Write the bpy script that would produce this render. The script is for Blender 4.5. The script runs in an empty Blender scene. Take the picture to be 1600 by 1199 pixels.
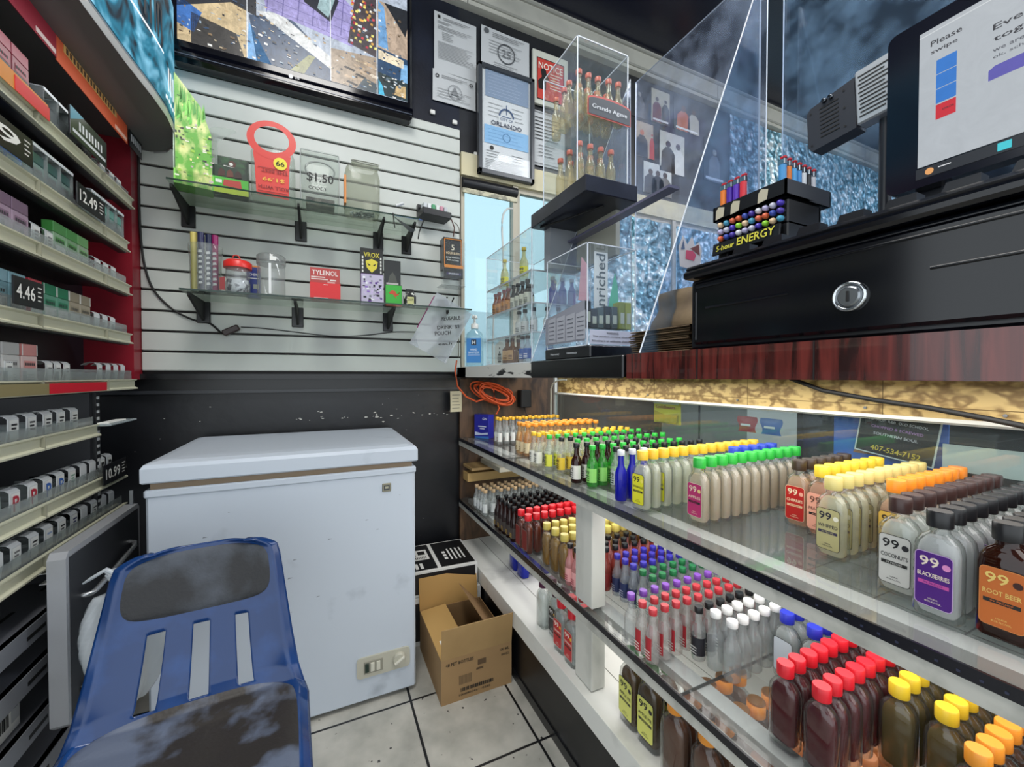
import bpy, math, random
from mathutils import Matrix, Vector
random.seed(7)
sc = bpy.context.scene
C = sc.collection
PI = math.pi

# ---------------- camera, world, exposure ----------------
cam = bpy.data.cameras.new('camera'); co = bpy.data.objects.new('camera', cam); C.objects.link(co)
co.location = (0, 0, 1.067); co.rotation_euler = (math.radians(88.97), 0, math.radians(-24.9))
cam.sensor_width = 36; cam.lens = 14.4; cam.clip_start = 0.02; cam.clip_end = 200
sc.camera = co
sc.view_settings.view_transform = 'Standard'; sc.view_settings.look = 'None'
sc.view_settings.exposure = 0.35; sc.view_settings.gamma = 1.0
sc.view_settings.use_curve_mapping = False
sc.cycles.transparent_max_bounces = 80
sc.cycles.max_bounces = 8
sc.cycles.diffuse_bounces = 4
sc.cycles.sample_clamp_indirect = 4
sc.cycles.caustics_reflective = False; sc.cycles.caustics_refractive = False
W = bpy.data.worlds.new('world'); sc.world = W; W.use_nodes = True
bg = W.node_tree.nodes['Background']; bg.inputs[0].default_value = (0.88, 0.95, 1.0, 1); bg.inputs[1].default_value = 1.45

def area(name, loc, size, power, rot=(0, 0, 0), col=(1, 1, 1)):
    l = bpy.data.lights.new(name, 'AREA'); l.shape = 'RECTANGLE'; l.size, l.size_y = size
    l.energy = power; l.color = col
    o = bpy.data.objects.new(name, l); C.objects.link(o); o.location = loc; o.rotation_euler = rot
    return o
area('ceiling_light', (-0.05, 0.35, 2.98), (0.5, 1.3), 27, col=(1, .98, .95))
area('ceiling_light', (2.6, 0.3, 2.98), (2.4, 0.5), 48, col=(.95, .97, 1))
area('ceiling_light', (5.6, 0.3, 2.98), (2.4, 0.5), 45, col=(.95, .97, 1))
area('canopy_light', (-0.47, 1.25, 1.875), (0.04, 1.0), 0.4, rot=(0, math.radians(25), 0))  # added unseen source under the plain canopy, brightens the rack
area('shelf_light', (0.82, 0.75, 1.05), (0.40, 1.8), 7.5, col=(1, .98, .95))  # added fill areas brightening the case interior, no lit fittings there
area('shelf_light', (0.80, 0.75, 0.735), (0.25, 1.7), 3.2, col=(1, .98, .95))
area('shelf_light', (0.80, 0.75, 0.43), (0.25, 1.7), 2.2, col=(1, .98, .95))

# ---------------- materials ----------------
def c(h):
    h = h.lstrip('#'); r = [int(h[i:i+2], 16)/255 for i in (0, 2, 4)]
    return tuple((v/12.92 if v <= .04045 else ((v+.055)/1.055)**2.4) for v in r) + (1,)
_m = {}
def newmat(key):
    m = bpy.data.materials.new(key); m.use_nodes = True; _m[key] = m
    return m, m.node_tree, m.node_tree.nodes['Principled BSDF']
def P(col, rough=.5, metal=0., noise=None, bump=0., bscale=60., emis=0., stretch=None):
    """plain surface; noise=(scale, colour2, low, high) mixes a second colour as blotches"""
    key = 'm_%s_%g_%g_%s_%g_%g_%g_%s' % (col, rough, metal, noise, bump, bscale, emis, stretch)
    if key in _m: return _m[key]
    m, nt, b = newmat(key); N = nt.nodes.new; L = nt.links.new
    m.name = 'surface'
    b.inputs['Base Color'].default_value = c(col); b.inputs['Roughness'].default_value = rough
    b.inputs['Metallic'].default_value = metal
    tc = N('ShaderNodeTexCoord'); mp = N('ShaderNodeMapping'); L(tc.outputs['Object'], mp.inputs[0])
    if stretch: mp.inputs['Scale'].default_value = stretch
    if noise:
        n = N('ShaderNodeTexNoise'); n.inputs['Scale'].default_value = noise[0]; n.inputs['Detail'].default_value = 6
        L(mp.outputs[0], n.inputs['Vector'])
        r = N('ShaderNodeMapRange'); r.inputs[1].default_value = noise[2]; r.inputs[2].default_value = noise[3]
        L(n.outputs[0], r.inputs[0])
        x = N('ShaderNodeMix'); x.data_type = 'RGBA'; x.inputs[6].default_value = c(col); x.inputs[7].default_value = c(noise[1])
        L(r.outputs[0], x.inputs[0]); L(x.outputs[2], b.inputs['Base Color'])
    if bump:
        n2 = N('ShaderNodeTexNoise'); n2.inputs['Scale'].default_value = bscale; n2.inputs['Detail'].default_value = 4
        L(mp.outputs[0], n2.inputs['Vector']); bp = N('ShaderNodeBump'); bp.inputs['Strength'].default_value = bump
        bp.inputs['Distance'].default_value = .004
        L(n2.outputs[0], bp.inputs['Height']); L(bp.outputs[0], b.inputs['Normal'])
    if emis:
        b.inputs['Emission Color'].default_value = c(col); b.inputs['Emission Strength'].default_value = emis
    return m
def glass(tint='#ffffff', milk=0.04, gloss=1.0, rough=.03, milkcol=None, scuff_glint=0., sscale=3., edge=0.):
    key = 'g_%s_%g_%g_%g_%s_%g_%g_%g' % (tint, milk, gloss, rough, milkcol, scuff_glint, sscale, edge)
    if key in _m: return _m[key]
    m, nt, b = newmat(key); m.name = 'clear_material'; nt.nodes.remove(b); N = nt.nodes.new; L = nt.links.new
    out = nt.nodes['Material Output']
    tr = N('ShaderNodeBsdfTransparent'); tr.inputs[0].default_value = c(tint)
    df = N('ShaderNodeBsdfDiffuse'); df.inputs[0].default_value = c(milkcol or tint)
    gl = N('ShaderNodeBsdfGlossy'); gl.inputs['Roughness'].default_value = rough
    m1 = N('ShaderNodeMixShader'); m1.inputs[0].default_value = milk
    L(tr.outputs[0], m1.inputs[1]); L(df.outputs[0], m1.inputs[2])
    if scuff_glint:
        tc = N('ShaderNodeTexCoord'); n = N('ShaderNodeTexNoise'); n.inputs['Scale'].default_value = sscale; n.inputs['Detail'].default_value = 9
        n.inputs['Roughness'].default_value = .7
        L(tc.outputs['Object'], n.inputs['Vector'])
        r = N('ShaderNodeMapRange'); r.inputs[1].default_value = .42; r.inputs[2].default_value = .75; r.inputs[3].default_value = milk; r.inputs[4].default_value = milk + scuff_glint
        L(n.outputs[0], r.inputs[0]); L(r.outputs[0], m1.inputs[0])
    lw = N('ShaderNodeLayerWeight'); lw.inputs[0].default_value = .5
    pw = N('ShaderNodeMath'); pw.operation = 'POWER'; pw.inputs[1].default_value = 4.5; L(lw.outputs['Facing'], pw.inputs[0])
    if edge:
        p2 = N('ShaderNodeMath'); p2.operation = 'POWER'; p2.inputs[1].default_value = 2.2; L(lw.outputs['Facing'], p2.inputs[0])
        mc = N('ShaderNodeMix'); mc.data_type = 'RGBA'; tcol = c(tint); mc.inputs[6].default_value = tcol
        mc.inputs[7].default_value = tuple(v*(1-edge) for v in tcol[:3])+(1,); L(p2.outputs[0], mc.inputs[0]); L(mc.outputs[2], tr.inputs[0])
    mu = N('ShaderNodeMath'); mu.operation = 'MULTIPLY_ADD'; mu.inputs[1].default_value = .75*gloss; mu.inputs[2].default_value = .04*gloss
    L(pw.outputs[0], mu.inputs[0])
    m2 = N('ShaderNodeMixShader'); L(mu.outputs[0], m2.inputs[0]); L(m1.outputs[0], m2.inputs[1]); L(gl.outputs[0], m2.inputs[2])
    L(m2.outputs[0], out.inputs[0])
    return m

WHITE = P('#e9e9e4', .45); BLACK = P('#0c0d10', .35); DARK = P('#191a1e', .5); INK = P('#121212', .6)
STEEL = P('#9a9da0', .3, .9); CREAM = P('#c9c8b4', .45); CLEAR = glass('#f6faf8', .06); EDGE = P('#eef3f5', .3)
GLASS = glass('#eef5f1', .02, 1.0, .02)
def tile_mat():
    m, nt, b = newmat('floor_tile'); N = nt.nodes.new; L = nt.links.new
    tc = N('ShaderNodeTexCoord'); mp = N('ShaderNodeMapping'); L(tc.outputs['Object'], mp.inputs[0])
    mp.inputs['Location'].default_value = (-0.257, -1.343, 0)
    br = N('ShaderNodeTexBrick'); br.offset = 0; br.inputs['Scale'].default_value = 1
    br.inputs['Brick Width'].default_value = .31; br.inputs['Row Height'].default_value = .307
    br.inputs['Mortar Size'].default_value = .004; br.inputs['Mortar'].default_value = c('#16171a')
    n = N('ShaderNodeTexNoise'); n.inputs['Scale'].default_value = 9; n.inputs['Detail'].default_value = 8
    L(mp.outputs[0], br.inputs['Vector']); L(mp.outputs[0], n.inputs['Vector'])
    r = N('ShaderNodeValToRGB'); r.color_ramp.elements[0].position = .3; r.color_ramp.elements[0].color = c('#97978f')
    r.color_ramp.elements[1].position = .65; r.color_ramp.elements[1].color = c('#bdbbb2')
    L(n.outputs[0], r.inputs[0])
    n2 = N('ShaderNodeTexNoise'); n2.inputs['Scale'].default_value = 38; n2.inputs['Detail'].default_value = 2
    L(mp.outputs[0], n2.inputs['Vector'])
    r2 = N('ShaderNodeMapRange'); r2.inputs[1].default_value = .70; r2.inputs[2].default_value = .73; L(n2.outputs[0], r2.inputs[0])
    x = N('ShaderNodeMix'); x.data_type = 'RGBA'; x.inputs[7].default_value = c('#2a2a2a'); L(r2.outputs[0], x.inputs[0]); L(r.outputs[0], x.inputs[6])
    L(x.outputs[2], br.inputs['Color1']); L(x.outputs[2], br.inputs['Color2'])
    L(br.outputs['Color'], b.inputs['Base Color']); b.inputs['Roughness'].default_value = .35
    return m
def wood_mat(a, bb, rough=.3, stretch=(1, 1, 12), scale=5, coat=.0, seam=None):
    m, nt, b = newmat('wood%s%s' % (a, stretch)); m.name = 'wood'; N = nt.nodes.new; L = nt.links.new
    tc = N('ShaderNodeTexCoord'); mp = N('ShaderNodeMapping'); L(tc.outputs['Object'], mp.inputs[0]); mp.inputs['Scale'].default_value = stretch
    n = N('ShaderNodeTexNoise'); n.inputs['Scale'].default_value = scale; n.inputs['Detail'].default_value = 8; n.inputs['Distortion'].default_value = 1.2
    L(mp.outputs[0], n.inputs['Vector'])
    r = N('ShaderNodeValToRGB'); r.color_ramp.elements[0].position = .35; r.color_ramp.elements[0].color = c(a)
    r.color_ramp.elements[1].position = .68; r.color_ramp.elements[1].color = c(bb)
    L(n.outputs[0], r.inputs[0]); L(r.outputs[0], b.inputs['Base Color']); b.inputs['Roughness'].default_value = rough
    b.inputs['Coat Weight'].default_value = coat
    return m
def osb_mat():
    m, nt, b = newmat('osb'); m.name = 'strand_board'; N = nt.nodes.new; L = nt.links.new
    tc = N('ShaderNodeTexCoord'); mp = N('ShaderNodeMapping'); L(tc.outputs['Object'], mp.inputs[0]); mp.inputs['Scale'].default_value = (1, 1, 1.6)
    n = N('ShaderNodeTexNoise'); n.inputs['Scale'].default_value = 7; n.inputs['Distortion'].default_value = 2.5; L(mp.outputs[0], n.inputs['Vector'])
    w = N('ShaderNodeTexWave'); w.inputs['Scale'].default_value = 7; w.inputs['Distortion'].default_value = 12; w.inputs['Detail'].default_value = 3; w.inputs['Detail Scale'].default_value = 2.2
    L(mp.outputs[0], w.inputs['Vector'])
    r = N('ShaderNodeValToRGB'); r.color_ramp.elements[0].position = .1; r.color_ramp.elements[0].color = c('#7c6236')
    r.color_ramp.elements[1].position = .6; r.color_ramp.elements[1].color = c('#c2a76c')
    mx = N('ShaderNodeMath'); mx.operation = 'MULTIPLY'; L(w.outputs[1], mx.inputs[0]); L(n.outputs[0], mx.inputs[1])
    m2 = N('ShaderNodeMath'); m2.operation = 'MULTIPLY_ADD'; m2.inputs[1].default_value = 1.3; m2.inputs[2].default_value = .1; L(mx.outputs[0], m2.inputs[0])
    L(m2.outputs[0], r.inputs[0]); L(r.outputs[0], b.inputs['Base Color']); b.inputs['Roughness'].default_value = .55
    return m
def foil_mat():
    m, nt, b = newmat('foil'); m.name = 'crinkled_film'; N = nt.nodes.new; L = nt.links.new
    tc = N('ShaderNodeTexCoord'); v = N('ShaderNodeTexVoronoi'); v.inputs['Scale'].default_value = 26; L(tc.outputs['Object'], v.inputs['Vector'])
    n = N('ShaderNodeTexNoise'); n.inputs['Scale'].default_value = 9; n.inputs['Detail'].default_value = 10; n.inputs['Distortion'].default_value = 2; L(tc.outputs['Object'], n.inputs['Vector'])
    r = N('ShaderNodeValToRGB'); e = r.color_ramp.elements; e[0].position = .36; e[0].color = c('#2c5563'); e[1].position = .62; e[1].color = c('#e8f6fb')  # blue to white mottles put the crinkles' reflections into the colour
    k = e.new(.5); k.color = c('#7fb4c8')
    L(n.outputs[0], r.inputs[0]); L(r.outputs[0], b.inputs['Base Color'])
    b.inputs['Metallic'].default_value = .35; b.inputs['Roughness'].default_value = .3
    bp = N('ShaderNodeBump'); bp.inputs['Strength'].default_value = .9; bp.inputs['Distance'].default_value = .03
    L(v.outputs[0], bp.inputs['Height']); L(bp.outputs[0], b.inputs['Normal'])
    return m

# ---------------- mesh builder ----------------
_txt = {}
def text_geo(s):
    if s not in _txt:
        cu = bpy.data.curves.new('t', 'FONT'); cu.body = s; cu.size = 1; cu.align_x = 'CENTER'; cu.align_y = 'CENTER'; cu.resolution_u = 2; cu.offset = .012
        o = bpy.data.objects.new('t', cu); C.objects.link(o)
        me = o.evaluated_get(bpy.context.evaluated_depsgraph_get()).to_mesh() if False else None
        dg = bpy.context.evaluated_depsgraph_get(); me = bpy.data.meshes.new_from_object(o.evaluated_get(dg))
        vs = [v.co.copy() for v in me.vertices]; fs = [tuple(p.vertices) for p in me.polygons]
        bpy.data.objects.remove(o); bpy.data.curves.remove(cu); bpy.data.meshes.remove(me)
        if vs:
            x0 = min(v.x for v in vs); x1 = max(v.x for v in vs); y0 = min(v.y for v in vs); y1 = max(v.y for v in vs)
            vs = [Vector((v.x-(x0+x1)/2, v.y-(y0+y1)/2, 0)) for v in vs]; w, h = x1-x0, y1-y0
        else: w = h = 1
        _txt[s] = (vs, fs, w, h)
    return _txt[s]
FRONT = Matrix(((1, 0, 0, 0), (0, 0, -1, 0), (0, 1, 0, 0), (0, 0, 0, 1)))
LEFT = Matrix(((0, 0, -1, 0), (-1, 0, 0, 0), (0, 1, 0, 0), (0, 0, 0, 1)))     # faces -X
RIGHT = Matrix(((0, 0, 1, 0), (1, 0, 0, 0), (0, 1, 0, 0), (0, 0, 0, 1)))      # faces +X
UP = Matrix.Identity(4)
def T3(x, y, z): return Matrix.Translation((x, y, z))
def RX(d): return Matrix.Rotation(math.radians(d), 4, 'X')
def RY(d): return Matrix.Rotation(math.radians(d), 4, 'Y')
def RZ(d): return Matrix.Rotation(math.radians(d), 4, 'Z')
class MB:
    def __init__(s): s.v = []; s.f = []; s.m = []; s.s = []; s.mats = []; s.M = Matrix.Identity(4)
    def mi(s, mat):
        if mat not in s.mats: s.mats.append(mat)
        return s.mats.index(mat)
    def add(s, vs, fs, mat, sm=False, M=None):
        k = len(s.v); X = s.M @ M if M is not None else s.M
        s.v += [X @ Vector(v) for v in vs]; i = s.mi(mat)
        for f in fs: s.f.append(tuple(k+a for a in f)); s.m.append(i); s.s.append(sm)
        return s
    def box(s, x0, x1, y0, y1, z0, z1, mat, M=None):
        v = [(x, y, z) for z in (z0, z1) for y in (y0, y1) for x in (x0, x1)]
        return s.add(v, [(0, 2, 3, 1), (4, 5, 7, 6), (0, 1, 5, 4), (2, 6, 7, 3), (0, 4, 6, 2), (1, 3, 7, 5)], mat, False, M)
    def bbox(s, x0, x1, y0, y1, z0, z1, mat, b=.003, M=None):
        """box with chamfered edges"""
        v = []; idx = {}
        for ix, x in enumerate((x0, x1)):
            for iy, y in enumerate((y0, y1)):
                for iz, z in enumerate((z0, z1)):
                    sx, sy, sz = (1-2*ix)*b, (1-2*iy)*b, (1-2*iz)*b
                    for k, p in enumerate(((x, y+sy, z+sz), (x+sx, y, z+sz), (x+sx, y+sy, z))):
                        idx[ix, iy, iz, k] = len(v); v.append(p)
        f = []
        for i in (0, 1):
            f.append([idx[i, a, bb, 0] for a, bb in ((0, 0), (0, 1), (1, 1), (1, 0))][::1 if i == 0 else -1])
            f.append([idx[a, i, bb, 1] for a, bb in ((0, 0), (1, 0), (1, 1), (0, 1))][::1 if i == 0 else -1])
            f.append([idx[a, bb, i, 2] for a, bb in ((0, 0), (0, 1), (1, 1), (1, 0))][::1 if i == 0 else -1])
        for i in (0, 1):
            for j in (0, 1):
                f.append((idx[0, i, j, 1], idx[1, i, j, 1], idx[1, i, j, 2], idx[0, i, j, 2]))
                f.append((idx[i, 0, j, 0], idx[i, 1, j, 0], idx[i, 1, j, 2], idx[i, 0, j, 2]))
                f.append((idx[i, j, 0, 0], idx[i, j, 1, 0], idx[i, j, 1, 1], idx[i, j, 0, 1]))
                for k in (0, 1): f.append((idx[i, j, k, 0], idx[i, j, k, 1], idx[i, j, k, 2]))
        return s.add(v, f, mat, False, M)
    def prism(s, pts, d0, d1, mat, M=None, sm=False):
        n = len(pts); v = [(x, y, d0) for x, y in pts] + [(x, y, d1) for x, y in pts]
        s.add(v, [tuple(range(n))[::-1], tuple(range(n, 2*n))], mat, False, M)
        return s.add(v, [(i, (i+1) % n, n+(i+1) % n, n+i) for i in range(n)], mat, sm, M)
    def lathe(s, prof, seg, mat, M=None, sm=True, caps=True):
        v = []; f = []
        for r, z in prof:
            for i in range(seg): a = 2*PI*i/seg; v.append((r*math.cos(a), r*math.sin(a), z))
        for j in range(len(prof)-1):
            for i in range(seg): f.append((j*seg+i, j*seg+(i+1) % seg, (j+1)*seg+(i+1) % seg, (j+1)*seg+i))
        s.add(v, f, mat, sm, M)
        if caps:
            n = len(prof)-1
            s.add(v[:seg], [tuple(range(seg))[::-1]], mat, False, M); s.add(v[n*seg:], [tuple(range(seg))], mat, False, M)
        return s
    def rings(s, rings, mat, M=None, sm=True, caps=True):
        n = len(rings[0]); v = [p for r in rings for p in r]
        f = [(j*n+i, j*n+(i+1) % n, (j+1)*n+(i+1) % n, (j+1)*n+i) for j in range(len(rings)-1) for i in range(n)]
        s.add(v, f, mat, sm, M)
        if caps: s.add(rings[0], [tuple(range(n))[::-1]], mat, False, M); s.add(rings[-1], [tuple(range(n))], mat, False, M)
        return s
    def tube(s, pts, r, seg, mat, M=None):
        pts = [Vector(p) for p in pts]; rings = []; up = Vector((0, 0, 1))
        for i, p in enumerate(pts):
            t = (pts[min(i+1, len(pts)-1)] - pts[max(i-1, 0)]).normalized()
            a = t.cross(up)
            if a.length < .05: a = t.cross(Vector((1, 0, 0)))
            a.normalize(); b = t.cross(a)
            rr = r[i] if isinstance(r, (list, tuple)) else r
            rings.append([tuple(p + a*math.cos(2*PI*k/seg)*rr + b*math.sin(2*PI*k/seg)*rr) for k in range(seg)])
        return s.rings(rings, mat, M)
    def grid(s, fn, nu, nv, mat, M=None, skip=None, sm=True):
        v = [fn(i/nu, j/nv) for j in range(nv+1) for i in range(nu+1)]
        f = [(j*(nu+1)+i, j*(nu+1)+i+1, (j+1)*(nu+1)+i+1, (j+1)*(nu+1)+i) for j in range(nv) for i in range(nu) if not (skip and skip((i+.5)/nu, (j+.5)/nv))]
        return s.add(v, f, mat, sm, M)
    def quad(s, x0, x1, z0, z1, y, mat, M=None):
        return s.add([(x0, y, z0), (x1, y, z0), (x1, y, z1), (x0, y, z1)], [(0, 1, 2, 3)], mat, False, M)
    def poly(s, pts, y, mat, M=None):
        return s.add([(x, y, z) for x, z in pts], [tuple(range(len(pts)))], mat, False, M)
    def text(s, t, h, M, mat, w=None, rot=0):
        """flat lettering of height h (or fitted to width w), centred, drawn in the plane of M"""
        vs, fs, tw, th = text_geo(t)
        if not vs: return s
        sy = h/th; sx = sy if w is None else w/tw
        return s.add([(v.x*sx, v.y*sy, 0) for v in vs], fs, mat, False, M @ RZ(rot))
    def build(s, name, parent=None, loc=None, rotz=0):
        me = bpy.data.meshes.new(name); me.from_pydata([tuple(v) for v in s.v], [], s.f)
        for m in s.mats: me.materials.append(m)
        me.polygons.foreach_set('material_index', s.m); me.polygons.foreach_set('use_smooth', s.s); me.update()
        o = bpy.data.objects.new(name, me); C.objects.link(o)
        if parent: o.parent = parent
        if loc: o.location = loc
        if rotz: o.rotation_euler = (0, 0, math.radians(rotz))
        return o
def tag(o, label=None, cat=None, group=None, kind=None):
    if label: o['label'] = label
    if cat: o['category'] = cat
    if group: o['group'] = group
    if kind: o['kind'] = kind
    return o
def thing(name, label, cat, loc=(0, 0, 0), rotz=0, group=None):
    o = bpy.data.objects.new(name, None); o.empty_display_size = .02; C.objects.link(o)
    o.location = loc; o.rotation_euler = (0, 0, math.radians(rotz))
    return tag(o, label, cat, group)
def dup(root, loc, label=None, group=None, rotz=None):
    r = root.copy(); C.objects.link(r); r.location = loc
    if rotz is not None: r.rotation_euler = (0, 0, math.radians(rotz))
    if label: r['label'] = label
    if group: r['group'] = group
    for ch in list(root.children):
        k = ch.copy(); C.objects.link(k); k.parent = r
        for g in list(ch.children):
            d = g.copy(); C.objects.link(d); d.parent = k
    return r
def struct(name, mb): return tag(mb.build(name), kind='structure')
def fl(y): return T3(0, y, 0) @ FRONT
def FT(x, z, y=0): return T3(x, y, z) @ FRONT
def rrect(w, h, r, n=4, cx=0, cy=0):
    p = []
    for sx, sy, a0 in ((1, -1, -90), (1, 1, 0), (-1, 1, 90), (-1, -1, 180)):
        for k in range(n+1):
            a = math.radians(a0 + 90*k/n); p.append((cx+sx*(w/2-r)+r*math.cos(a), cy+sy*(h/2-r)+r*math.sin(a)))
    return p
ORD = ['', 'second', 'third', 'fourth', 'fifth', 'sixth', 'seventh', 'eighth', 'ninth', 'tenth', 'eleventh', 'twelfth', 'thirteenth', 'fourteenth', 'fifteenth']

# ======================= THE SETTING =======================
struct('floor', MB().box(-3, 9, -2.5, 1.99, -.05, 0, tile_mat()))
NAVY = P('#0d1220', .42, noise=(6, '#1b2233', .45, .75), bump=.15)
wb = MB(); lowblack = P('#111216', .36, noise=(3.5, '#1c1e22', .4, .7), bump=.2, bscale=25)
wb.box(-3, .63, 1.965, 2.0, 0, 1.08, lowblack); wb.box(-3, .626, 1.965, 2.0, 1.08, 2.88, NAVY)
wb.box(.63, 9, 1.965, 2.0, 0, 1.09, P('#4a3a2c', .6)); wb.box(.626, 9, 1.965, 2.0, 2.06, 2.88, P('#15171c', .45, noise=(5, '#2a2d33', .45, .75)))
wb.box(5.2, 9, 1.965, 2.0, 1.09, 2.06, P('#15171c', .45))
struct('wall_back', wb)
struct('wall_right', MB().box(8.6, 8.7, -2.5, 1.965, 0, 3.05, P('#8b8f90', .6, noise=(2, '#595d60', .4, .6))))
struct('ceiling', MB().box(-3, 9, -2.5, 2.0, 3.03, 3.06, P('#0b1026', .3, noise=(60, '#c9ccd6', .80, .84), bump=.1)))
tm = MB(); beige = P('#bdbcb2', .5, noise=(4, '#a3a29a', .45, .7))
tm.box(-3, 9, 1.925, 1.965, 2.88, 3.03, beige); tm.box(-3, 9, 1.918, 1.925, 2.9, 2.912, P('#9a9a92', .5)); tm.box(-3, 9, 1.915, 1.925, 3.0, 3.012, P('#9a9a92', .5))
for x in (.655, 2.4, 4.2): tm.box(x, x+.003, 1.9245, 1.926, 2.88, 3.03, INK)
struct('trim_1', tm)
tm = MB(); sand = P('#d3c8a2', .5, noise=(3, '#b9b49c', .4, .7)); tm.box(.626, 5.2, 1.935, 1.965, 2.055, 2.165, sand)
struct('trim_2', tm)
tm = MB(); tm.box(-3, .62, 1.93, 1.965, 1.055, 1.075, P('#101113', .25)); tm.box(-3, .62, 1.945, 1.965, 1.0, 1.055, P('#0c0d0f', .3)); tm.box(-3, .62, 1.938, 1.965, 1.0, 1.012, P('#2a2c30', .3))
struct('trim_3', tm)
# chips and screws on the black wall
wc = MB()
for k in range(90):
    x = random.uniform(-.75, .6); z = random.uniform(.2, .98); r = random.uniform(.0008, .0028)
    if k < 34: x = random.uniform(-.1, .6); z = random.gauss(.885, .009); r = random.uniform(.002, .008)
    n = random.randint(5, 8)
    wc.poly([(x+r*random.uniform(.5, 1.6)*math.cos(2*PI*i/n), z+r*.55*random.uniform(.5, 1)*math.sin(2*PI*i/n)) for i in range(n)][::-1], 1.9645, P('#c9c7c0', .6))
tag(wc.build('paint_chips'), 'white paint chips and scratches scattered over the black wall above the freezer', 'chips', kind='stuff')
# windows
frame = P('#b5ae9c', .45); alu = P('#8f938f', .35, .5)
wx = [.63, .935, 2.05, 3.1, 4.15, 5.2]
for i in range(5):
    a, b = wx[i], wx[i+1]; m = MB()
    m.box(a, b, 1.955, 1.985, 1.09, 1.115, frame); m.box(a, b, 1.955, 1.985, 2.03, 2.055, frame); m.box(a, a+.018, 1.955, 1.985, 1.115, 2.03, frame)
    m.box(b-.028, b+.0, 1.94, 1.985, 1.115, 2.055, frame)
    w = struct('window_%d' % (i+1), m)
    MB().box(a+.018, b-.028, 1.968, 1.974, 1.115, 2.03, glass('#cfe0e4', .02, 1)).build('pane', w)
FOIL = foil_mat()
for i, (a, b, z1) in enumerate(((1.3, 2.02, 2.03), (2.07, 3.07, 2.03), (3.12, 4.12, 2.03), (4.17, 5.17, 2.03))):
    tag(MB().grid(lambda u, v: (a+(b-a)*u, 1.95+.006*math.sin(31*u+7*v)*math.cos(19*v+i), 1.12+(z1-1.12)*v), 24, 16, FOIL).build('window_film'),
        'crinkled blue and silver film covering the %s shop window from the left' % ['second', 'third', 'fourth', 'fifth'][i], 'window film', 'crinkled films on the shop windows')
tag(MB().grid(lambda u, v: (2.56+3.6*u, 1.95+.006*math.sin(61*u+7*v)*math.cos(19*v), 2.17+.70*v), 60, 14, FOIL).build('window_film'),
    'long crinkled blue and silver film hung on the wall above the right windows', 'window film')  # added sheet standing in for blue reflections seen in the guards
t = thing('roller_blind', 'black rolled-up blind with worn edge at the top of the bright window', 'blind', (.78, 1.945, 1.97))
m = MB(); m.lathe([(.026, -.148), (.026, .148)], 16, P('#15161a', .35), T3(0, 0, .05) @ RY(90)); m.build('roll', t)
MB().box(-.148, .148, -.012, .0, 0, .022, P('#c8c3a8', .5, noise=(40, '#8d8a78', .45, .6))).build('bottom_rail', t)
# outside
tag(MB().box(-6, 20, 2.3, 40, -.15, 0, P('#c6c9c8', .8)).build('pavement'), kind='structure')
m = MB(); m.box(-2, 9, 14, 18, 0, 3.4, P('#e6e9ea', .7)); m.box(-2, 9, 13.8, 14, 2.3, 2.42, P('#b6bcc0', .6)); m.box(1, 2.4, 13.95, 14, 0, 2.1, P('#8f9aa3', .3))
tag(m.build('building'), 'pale low building across the lot, seen through the bright window', 'building')
tag(MB().box(.60, .93, 1.80, 1.966, 1.062, 1.108, P('#e6e6e2', .5, noise=(9, '#3b3b3b', .62, .66), stretch=(1, 1, 3))).build('windowsill'), kind='structure')

# slatwall
m = MB(); m.box(-.602, .622, 1.957, 1.9645, 1.079, 2.272, P('#1a1412', .6)); sl = P('#cfd3cd', .42, noise=(1.6, '#bcc0ba', .4, .65))
for k in range(16):
    z0 = 1.079 + .0763*k; m.bbox(-.602, .622, 1.945, 1.958, z0+.0085, min(z0+.0763, 2.272), sl, .0022)
tag(m.build('slatwall_panel'), 'white slatwall panel with dark grooves between the red side panel and the window', 'slatwall')

# ======================= TELEVISION =======================
t = thing('television', 'large black flat television showing security camera views high on slatwall', 'television', (-.055, 1.93, 2.22)); t.scale = (.925, 1, 1)
m = MB(); bez = P('#070810', .12)
m.bbox(-.47, .47, -.05, .012, .0, .60, bez, .012)
m.build('housing', t)
m = MB(); m.rings([[(x, -.05-.006*k, z) for x, z in ((-.47, .012), (.47, .012), (.47, .05-.018*k), (-.47, .05-.018*k))] for k in (0, 1)], bez, sm=False); m.box(-.465, .465, -.058, -.05, .018, .021, P('#5b6270', .2)); m.build('lower_trim', t)
m = MB(); y = -.0505
def em(h, s=1.0):
    key = 'em%s%g' % (h, s)
    if key in _m: return _m[key]
    m, nt, b = newmat(key); m.name = 'screen_image'; N = nt.nodes.new; L = nt.links.new
    tc = N('ShaderNodeTexCoord'); n = N('ShaderNodeTexNoise'); n.inputs['Scale'].default_value = 30; n.inputs['Detail'].default_value = 8; n.inputs['Roughness'].default_value = .75; n.inputs['Distortion'].default_value = 1
    L(tc.outputs['Object'], n.inputs['Vector']); r = N('ShaderNodeMapRange'); r.inputs[1].default_value = .35; r.inputs[2].default_value = .68
    amt = .38 if s > .85 else .05
    r.inputs[3].default_value = s*(1-amt); r.inputs[4].default_value = s*(1+amt); L(n.outputs[0], r.inputs[0])
    b.inputs['Base Color'].default_value = (0.01, 0.01, 0.01, 1); b.inputs['Roughness'].default_value = .3
    b.inputs['Emission Color'].default_value = c(h); L(r.outputs[0], b.inputs['Emission Strength'])
    return m
m.quad(-.445, .445, .072, .58, y, em('#aeb9c8', .9))
rg = random.Random(3)
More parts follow.
